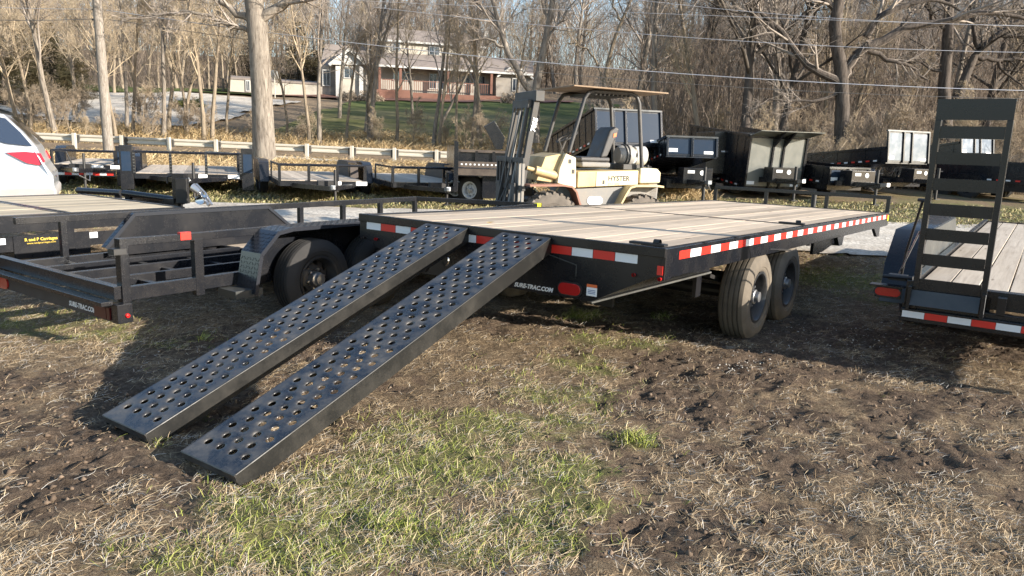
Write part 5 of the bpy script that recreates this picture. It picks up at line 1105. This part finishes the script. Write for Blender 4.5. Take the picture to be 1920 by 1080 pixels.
for px, y, s in ((60, 62, .75), (110, 66, .8), (150, 64, .65), (20, 60, .7), (560, 92, 1.0), (600, 94, .8), (470, 95, .9)): put_tree('evergreen_tree', 'dark evergreen among tan bare trees on the left hillside', CD, wx(px, y), y, s, px*.1, 'dark evergreens on the left', sx=s*1.3)
# masses too far or fine to count
def fw_col(r, x, y, n):
    t_ = r.random(n)[:, None]; c = np.array([.27, .215, .165])*t_+np.array([.17, .135, .11])*(1-t_); return c*r.uniform(.5, 1.2, n)[:, None]
def strands_far(name, n, ys_, xs_, L, Wd, seed, keep=None, hi=6):
    global near_unused
    r = np.random.default_rng(seed)
    y = ys_(r, n); x = xs_(r, n, y)
    if keep is not None: k_ = keep(x, y); x, y = x[k_], y[k_]
    n = len(x); l = r.uniform(*L, n); P = np.zeros((n, 4, 3)); z = hgt(x, y, False); base = np.where(r.random(n) < .3, 0, r.uniform(1, hi, n)); a = r.uniform(0, 6.28, n); tl = r.uniform(0, .9, n)
    for j in range(4): f = j/3; P[:, j] = np.stack([x+np.cos(a)*tl*l*f*(.5+.5*f)+r.normal(0, .05, n), y+np.sin(a)*tl*l*f, z+base+l*f], 1)
    R = r.uniform(*Wd, n)[:, None]*np.linspace(1, .3, 4)[None]; V, F = tubes_np([(P, R, 3)]); o = link(name, raw_mesh(name, V, F, MAT['blades'], {'col': np.repeat(fw_col(r, x, y, n), 12, 0)})); o['kind'] = 'stuff'
strands_far('far_wood', 44000, lambda r, n: 92+110*r.random(n), lambda r, n, y: r.uniform(-.85, .85, n)*y, (1.5, 7), (.01, .035), 31, hi=9)
strands_far('wood_undergrowth', 22000, lambda r, n: 40+50*r.random(n), lambda r, n, y: r.uniform(.08, .85, n)*y, (.8, 4), (.006, .02), 32, lambda x, y: x > 6+(y-40)*.2)
strands_far('left_thicket', 7000, lambda r, n: 72+25*r.random(n), lambda r, n, y: r.uniform(-.85, -.28, n)*y, (1, 5), (.006, .02), 33, lambda x, y: (x < -24) & ~((x > -34) & (y < 86)))

# ---------------------------------------------------------------- guardrail, pole, wires
GR = thing('guardrail', 'long pale steel guardrail on posts along the far side of the bank', 'guardrail', (0, 33.2, 0))
def gz(px): return float(AT(px, 250+(px-100)*.0465, 33.2)[2])
gp = [-30, 56, 142, 230, 317, 404, 488, 572, 655, 734, 812, 890, 968]
for k, px in enumerate(gp):
    X = wx(px, 33.2); zt = gz(px); zb = float(hgt(X, 33.2, False))
    p_ = M().box(X-.07, X+.07, -.05, .10, zb-.1, zt+.06).build('guardrail_post', MAT['galv'], GR, bevel=.01); M().box(X-.16, X+.16, .10, .22, zt-.36, zt-.02).build('block', MAT['fork_dark'], GR)
    if k:
        Xa = wx(gp[k-1], 33.2); za = gz(gp[k-1]); m = M(); prof = [(-.0, .0), (.05, -.03), (.05, -.09), (.0, -.13), (.0, -.18), (.05, -.22), (.05, -.28), (.0, -.31)]
        vs = []
        for XX, zz in ((Xa, za), (X, zt)): vs += [(XX, .23-a, zz+b) for a, b in prof]+[(XX, .235-a+.006, zz+b) for a, b in prof]
        n = 8; fs = [(i, i+1, 16+i+1, 16+i) for i in range(7)]+[(8+i, 8+i+1, 24+i+1, 24+i) for i in range(7)]
        m.add(vs, fs); m.build('rail', MAT['galv'], GR)
for a, b in ((385, 600), (600, 845)):
    p = AT(a, 285+(a-385)*.066, 31.8); q = AT(b, 285+(b-385)*.066, 31.8); M().bar(p-np.array([0, 33.2, 0]), q-np.array([0, 33.2, 0]), .04, .09).build('lower_rail', MAT['galv'], GR)
a_ = AT(204, 285, 31); b_ = AT(176, -70, 31)
UP = thing('utility_pole', 'weathered wooden utility pole leaning slightly left, standing before the guardrail', 'utility pole', (a_[0], 31, float(hgt(a_[0], 31, False))))
o0 = np.array([a_[0], 31, float(hgt(a_[0], 31, False))]); M().tube([a_-o0-np.array([0, 0, .5]), (a_+b_)/2-o0, b_-o0], [.20, .18, .155], 14).build('pole', MAT['pole_wood'], UP, smooth=True)
for z in (18, 37): c = AT(182, z, 31)-o0; M().lathe([(-.2, .03), (0, .05), (.05, .03)], c=tuple(c), axis='x', n=8).build('insulator', MAT['fork_dark'], UP)
WIRES = [([(200, 22), (470, 52), (640, 76), (800, 96), (1000, 121), (1500, 150), (1990, 172)], .017, 'wire_metal', 'bright thick cable crossing the wood from the pole to the right edge'),
         ([(205, 38), (465, 72), (640, 95), (1000, 138), (1500, 168), (1990, 187)], .010, 'wire_dark', 'thin dark wire just below the bright thick cable'),
         ([(-60, 12), (70, 16), (180, 17)], .010, 'wire_metal', 'upper wire leaving the pole to the left'), ([(-60, 36), (70, 38), (181, 35)], .013, 'wire_dark', 'lower dark wire leaving the pole to the left'),
         ([(700, 12), (1000, 48), (1250, 68), (1400, 76), (1920, 97), (2000, 101)], .011, 'wire_metal', 'middle pale wire passing above the forklift roof'), ([(1050, -20), (1400, 22), (1920, 46), (2000, 50)], .009, 'wire_metal', 'high pale wire through the oak limbs at upper right'),
         ([(480, -8), (900, 10), (1250, 30), (1560, 34), (1990, 52)], .008, 'wire_metal', 'topmost thin wire near the upper edge of the photo')]
for pts, r_, m_, lab in WIRES:
    P_ = np.array([AT(a, b, 31) for a, b in pts]); xs_ = np.linspace(P_[0, 0], P_[-1, 0], 40); co = np.polyfit(P_[:, 0], P_[:, 2], 2); o0 = np.array([xs_[0], 31, 0])
    o = M().tube([np.array([x, 31, np.polyval(co, x)])-o0 for x in xs_], r_, 5).build('power_line', MAT[m_], None, smooth=True, loc=tuple(o0)); tagp(o, lab, 'power line', 'power lines strung from the pole')

# ---------------------------------------------------------------- the house on the hill
HPsi = R_(16); HY0 = 80.0; ho = AT(705, 186, HY0); HZ0 = float(hgt(ho[0]+6, HY0+2, False))
HS = thing('house', 'cream and stone house with porch, white gables and brown roofs on the hill', 'house', (ho[0], HY0, 0), HPsi)
def HL(px, py, off=0):
    d = ray(px, py); n = np.array([-math.sin(HPsi), math.cos(HPsi), 0]); t_ = ((np.array([ho[0], HY0, 0])+n*off)@n)/(d@n)
    P_ = np.array([0, 0, EYE])+d*t_-np.array([ho[0], HY0, 0]); return (P_[0]*math.cos(HPsi)+P_[1]*math.sin(HPsi), P_[2])
def hpart(name, mat, pts, y0, y1, par=None, ref=0): return M().prism([HL(*p, ref) for p in pts], 'y', y0, y1).build(name, MAT[mat], par or HS)
GND = min(HL(705, 190)[1], HZ0)-1.5
def ext(pts):   # add ground-reaching bottom
    return pts
w1 = hpart('wall', 'house_wall', [(700, 118), (1000, 136), (1000, 200), (700, 196)], 2.0, 9)
hpart('wall', 'cream_siding', [(712, 70), (906, 84), (906, 114), (712, 104)], 3.6, 8.5, ref=3.6)
rf = M(); 
def roofq(name, a, b, c, d, ya, yb, th=.18):   # a,b eave (px) at depth ya ; c,d upper at depth yb
    A, B = HL(*a, ya), HL(*b, ya); Cc, D = HL(*c, yb), HL(*d, yb)
    vs = [(A[0], ya, A[1]), (B[0], ya, B[1]), (Cc[0], yb, Cc[1]), (D[0], yb, D[1])]; vs += [(x, y, z-th) for x, y, z in vs]
    return M().add(vs, [(0, 1, 2, 3), (7, 6, 5, 4), (0, 4, 5, 1), (1, 5, 6, 2), (2, 6, 7, 3), (3, 7, 4, 0)]).build(name, MAT['shingle'], HS)
roofq('roof', (706, 72), (912, 87), (898, 66), (722, 52), 3.2, 6.0); roofq('porch_roof', (704, 120), (1000, 138), (1000, 113), (712, 98), .0, 3.5)
roofq('roof', (600, 122), (700, 124), (690, 88), (610, 82), 2.4, 5.5)
for a, b, yy in (((706, 72), (912, 87), 3.15), ((704, 120), (1000, 138), -.05)):
    A, B = HL(*a, yy), HL(*b, yy); M().bar((A[0], yy, A[1]-.12), (B[0], yy, B[1]-.12), .08, .20).build('gutter', MAT['white_trim'], HS)
for px in (712, 751, 841, 922): t_, b_ = HL(px, 120+(px-704)*.06, .15), HL(px, 170+(px-704)*.03, .15); M().box(t_[0]-.13, t_[0]+.13, .05, .3, b_[1], t_[1]-.1).build('porch_post', MAT['red_wood'], HS)
def win(px0, py0, px1, py1, yy, par=HS, arch=False):
    A, B = HL(px0, py0, yy), HL(px1, py1, yy); f = M().box(A[0]-.09, B[0]+.09, yy-.06, yy+.02, B[1]-.09, A[1]+.09).build('window', MAT['white_trim'], par)
    mx = (A[0]+B[0])/2; M().box(A[0], mx-.03, yy-.075, yy-.061, B[1], A[1]).build('pane', MAT['window_glass'], f); M().box(mx+.03, B[0], yy-.075, yy-.061, B[1], A[1]).build('pane', MAT['window_glass'], f)
for q in ((736, 79, 749, 95), (806, 88, 823, 103), (878, 93, 890, 107)): win(*q, 3.55)
for q in ((738, 134, 748, 150), (754, 134, 766, 151), (806, 138, 818, 166), (822, 139, 834, 167), (866, 142, 880, 158), (895, 143, 908, 160)): win(*q, 1.95)
# railings and brick planters
for x0, x1 in ((716, 768), (775, 838), (845, 920)):
    a, b = HL(x0, 148+(x0-704)*.05, .2), HL(x1, 148+(x1-704)*.05, .2); r_ = M().bar((a[0], .2, a[1]), (b[0], .2, b[1]), .06, .08).build('railing', MAT['red_wood'], HS)
    k = int((b[0]-a[0])/.22)
    bl = M()
    for i in range(k): X = a[0]+(i+.5)*(b[0]-a[0])/k; Z = a[1]+(b[1]-a[1])*(i+.5)/k; bl.box(X-.03, X+.03, .18, .22, Z-.95, Z-.04)
    o = bl.build('balusters', MAT['red_wood'], r_); o['kind'] = 'stuff'
hpart('planter_wall', 'red_wood', [(704, 168), (770, 170), (770, 196), (704, 194)], -.6, .3); hpart('planter_wall', 'red_wood', [(772, 176), (930, 180), (930, 204), (772, 198)], -.3, .2)
hpart('porch_floor', 'red_wood', [(704, 170), (1000, 184), (1000, 190), (704, 176)], .0, 2.0)
# left gabled wing
hpart('wall', 'stone_wall', [(601, 122), (690, 124), (690, 196), (601, 192)], 1.5, 8, ref=1.5)
hpart('gable_wall', 'white_trim', [(622, 121), (655, 98), (684, 122)], .5, .7, ref=.5); hpart('gable_wall', 'cream_siding', [(636, 120), (655, 106), (674, 121), (674, 190), (636, 188)], .75, 1.6, ref=.75)
for a, b in (((617, 123), (655, 93)), ((655, 93), (689, 124))):
    A, B = HL(*a, .3), HL(*b, .3); M().add([(A[0], .2, A[1]), (B[0], .2, B[1]), (B[0], 5, B[1]), (A[0], 5, A[1]), (A[0], .2, A[1]+.22), (B[0], .2, B[1]+.22), (B[0], 5, B[1]+.22), (A[0], 5, A[1]+.22)], [(0, 3, 2, 1), (4, 5, 6, 7), (0, 1, 5, 4), (1, 2, 6, 5), (2, 3, 7, 6), (3, 0, 4, 7)]).build('gable_roof', MAT['shingle'], HS)
    M().bar((A[0], .12, A[1]+.05), (B[0], .12, B[1]+.05), .08, .3).build('gable_trim', MAT['white_trim'], HS)
win(646, 126, 664, 146, .7); win(606, 132, 618, 160, 1.4)
for px in (633, 677): t_, b_ = HL(px, 124, .5), HL(px, 186, .5); M().box(t_[0]-.2, t_[0]+.2, .4, .7, b_[1]-1, t_[1]).build('column', MAT['white_trim'], HS)
# right gable, chimney, garage
hpart('wall', 'stone_wall', [(930, 142), (1000, 146), (1000, 205), (930, 200)], .6, 2.1, ref=.6)
hpart('gable_wall', 'house_wall', [(938, 142), (966, 124), (994, 146)], .5, .7, ref=.5)
for a, b in (((932, 144), (966, 121)), ((966, 121), (1000, 148))): A, B = HL(*a, .3), HL(*b, .3); M().bar((A[0], .4, A[1]), (B[0], .4, B[1]), .5, .16).build('gable_trim', MAT['white_trim'], HS)
win(962, 148, 972, 170, .55)
hpart('chimney', 'white_trim', [(907, 58), (916, 59), (916, 70), (907, 69)], 4.5, 5.3, ref=4.5)
ga = hpart('garage_wall', 'cream_siding', [(428, 144), (598, 156), (598, 192), (428, 186)], 1.0, 7, ref=1.0)
roofq('garage_roof', (426, 144), (600, 156), (598, 153), (430, 141), .9, 6.5)
for q in ((462, 152, 468, 170),): win(*q, .95, ga)
hpart('retaining_wall', 'dull_brown', [(430, 182), (600, 186), (600, 196), (430, 194)], -1.2, .9)
dp = AT(514, 142, 74); dz = float(hgt(dp[0], 74, False)); SD = thing('satellite_dish', 'round white satellite dish on a short mast left of the house', 'satellite dish', (dp[0], 74, dz))
M().lathe([(0, 0), (.05, .25), (.15, .5), (.17, .5), (.07, .25), (.02, 0)], n=20, axis='y').build('dish', MAT['white_trim'], SD, smooth=True, loc=(0, 0, dp[2]-dz), rot=(R_(25), 0, R_(-15)))
M().tube([(0, .1, 0), (0, .1, dp[2]-dz)], .05, 8).build('mast', MAT['galv'], SD)
# red mulch bed and bushes
sheet('planting_bed', axis_coords([(-32, 6, .5)]), axis_coords([(76, 80.5, .4)]), lambda x, y: hgt(x, y)+.22, MAT['red_wood'], mask=lambda x, y: (y > 76.6+(x+20)*.03+(fbm(x*.4, y*0, 2)-.5)*1.5))
def bush_mesh(seed, mat):
    r = np.random.default_rng(seed); N = 2200; d = r.normal(0, 1, (N, 3)); d /= np.linalg.norm(d, axis=1, keepdims=True); d[:, 2] = np.abs(d[:, 2]); rad = r.uniform(.55, 1.0, N)[:, None]*(1+.2*np.sin(d[:, :1]*7)); P_ = d*rad*[.9, .9, .75]
    P_ = P_+r.normal(0, .03, (N, 3)); a = r.normal(0, 1, (N, 3)); a /= np.linalg.norm(a, axis=1, keepdims=True); b = np.cross(a, d); V = np.stack([P_, P_+a*.09, P_+b*.07+d*.05], 1).reshape(-1, 3); return raw_mesh('foliage', V, np.arange(3*N).reshape(-1, 3), MAT[mat])
BG = bush_mesh(1, 'bush_green'); BT = bush_mesh(2, 'brush_tan')
for px, py, y, s, me, lab in ((345, 193, 60, .9, BG, 'left one of two dark green rounded bushes at the driveway bend'), (369, 196, 60, 1.0, BG, 'right one of two green rounded bushes at the driveway bend'), (692, 176, 77, 1.5, BT, 'tan leafless round bush left of the porch steps'), (652, 176, 77, 1.3, BT, 'tan low bush under the white gable window'), (950, 190, 77, 1.5, BT, 'tan bush at the right gable of the house')):
    X = wx(px, y); b_ = thing('bush', lab, 'bush', (X, y, float(hgt(X, y, False)))); b_.scale = (s, s, s); link('foliage', me, b_); M().tube([(0, 0, -.1), (0, 0, .4)], .05, 6).build('stem', MAT['bark_tan'], b_)

# ---------------------------------------------------------------- say which tree is which
ORD = ['first', 'second', 'third', 'fourth', 'fifth', 'sixth', 'seventh', 'eighth', 'ninth', 'tenth', 'eleventh', 'twelfth', 'thirteenth', 'fourteenth', 'fifteenth', 'sixteenth', 'seventeenth', 'eighteenth']
MARKS = [(-400, 0, 'outside the left edge'), (0, 190, 'above the silver car'), (190, 330, 'just right of the utility pole'), (330, 480, 'left of the big oak trunk'), (480, 600, 'right of the big oak trunk'), (600, 710, 'at the white gable'), (710, 830, 'above the left porch half'), (830, 960, 'above the right porch half'), (960, 1060, 'behind the forklift mast'), (1060, 1160, 'behind the forklift seat'), (1160, 1240, 'behind the propane tank'), (1240, 1320, 'above the two blue panels'), (1320, 1400, 'left of the cab guard'),
         (1400, 1500, 'above the cab guard'), (1500, 1570, 'left of the old crooked oak'), (1570, 1640, 'right of the old crooked oak'), (1640, 1740, 'above the bright raised bed'), (1740, 1830, 'above the ladder, left half'), (1830, 1930, 'right of the ladder top')]
WORDS = {'trees on the lawn before the house': 'lawn tree', 'trees at the front of the wood': 'front wood tree', 'trees deep in the wood': 'deep wood tree', 'trees behind the house': 'hillside tree', 'tan trees beyond the driveway': 'tan tree past the driveway', 'trees at the left roadside': 'tangled roadside tree', 'shrubs along the wood edge': 'twiggy wood edge shrub', 'low shrubs beyond the guardrail': 'low shrub past the guardrail', 'brownish conifers behind the house': 'brownish conifer', 'dark evergreens on the left': 'dark evergreen'}
for g_, w_ in WORDS.items():
    obs_ = sorted([(960+FPX*o.location.x/o.location.y, o) for o in bpy.data.objects if o.get('group') == g_ and 'label' in o], key=lambda q: q[0])
    for a, b, m_ in MARKS:
        run = [o for px, o in obs_ if a <= px < b]
        for i, o in enumerate(run): o['label'] = ('%s %s' % (w_, m_)) if len(run) == 1 else '%s %s from the left %s' % (ORD[min(i, 17)], w_, m_) if len(run) <= 18 else o['label']
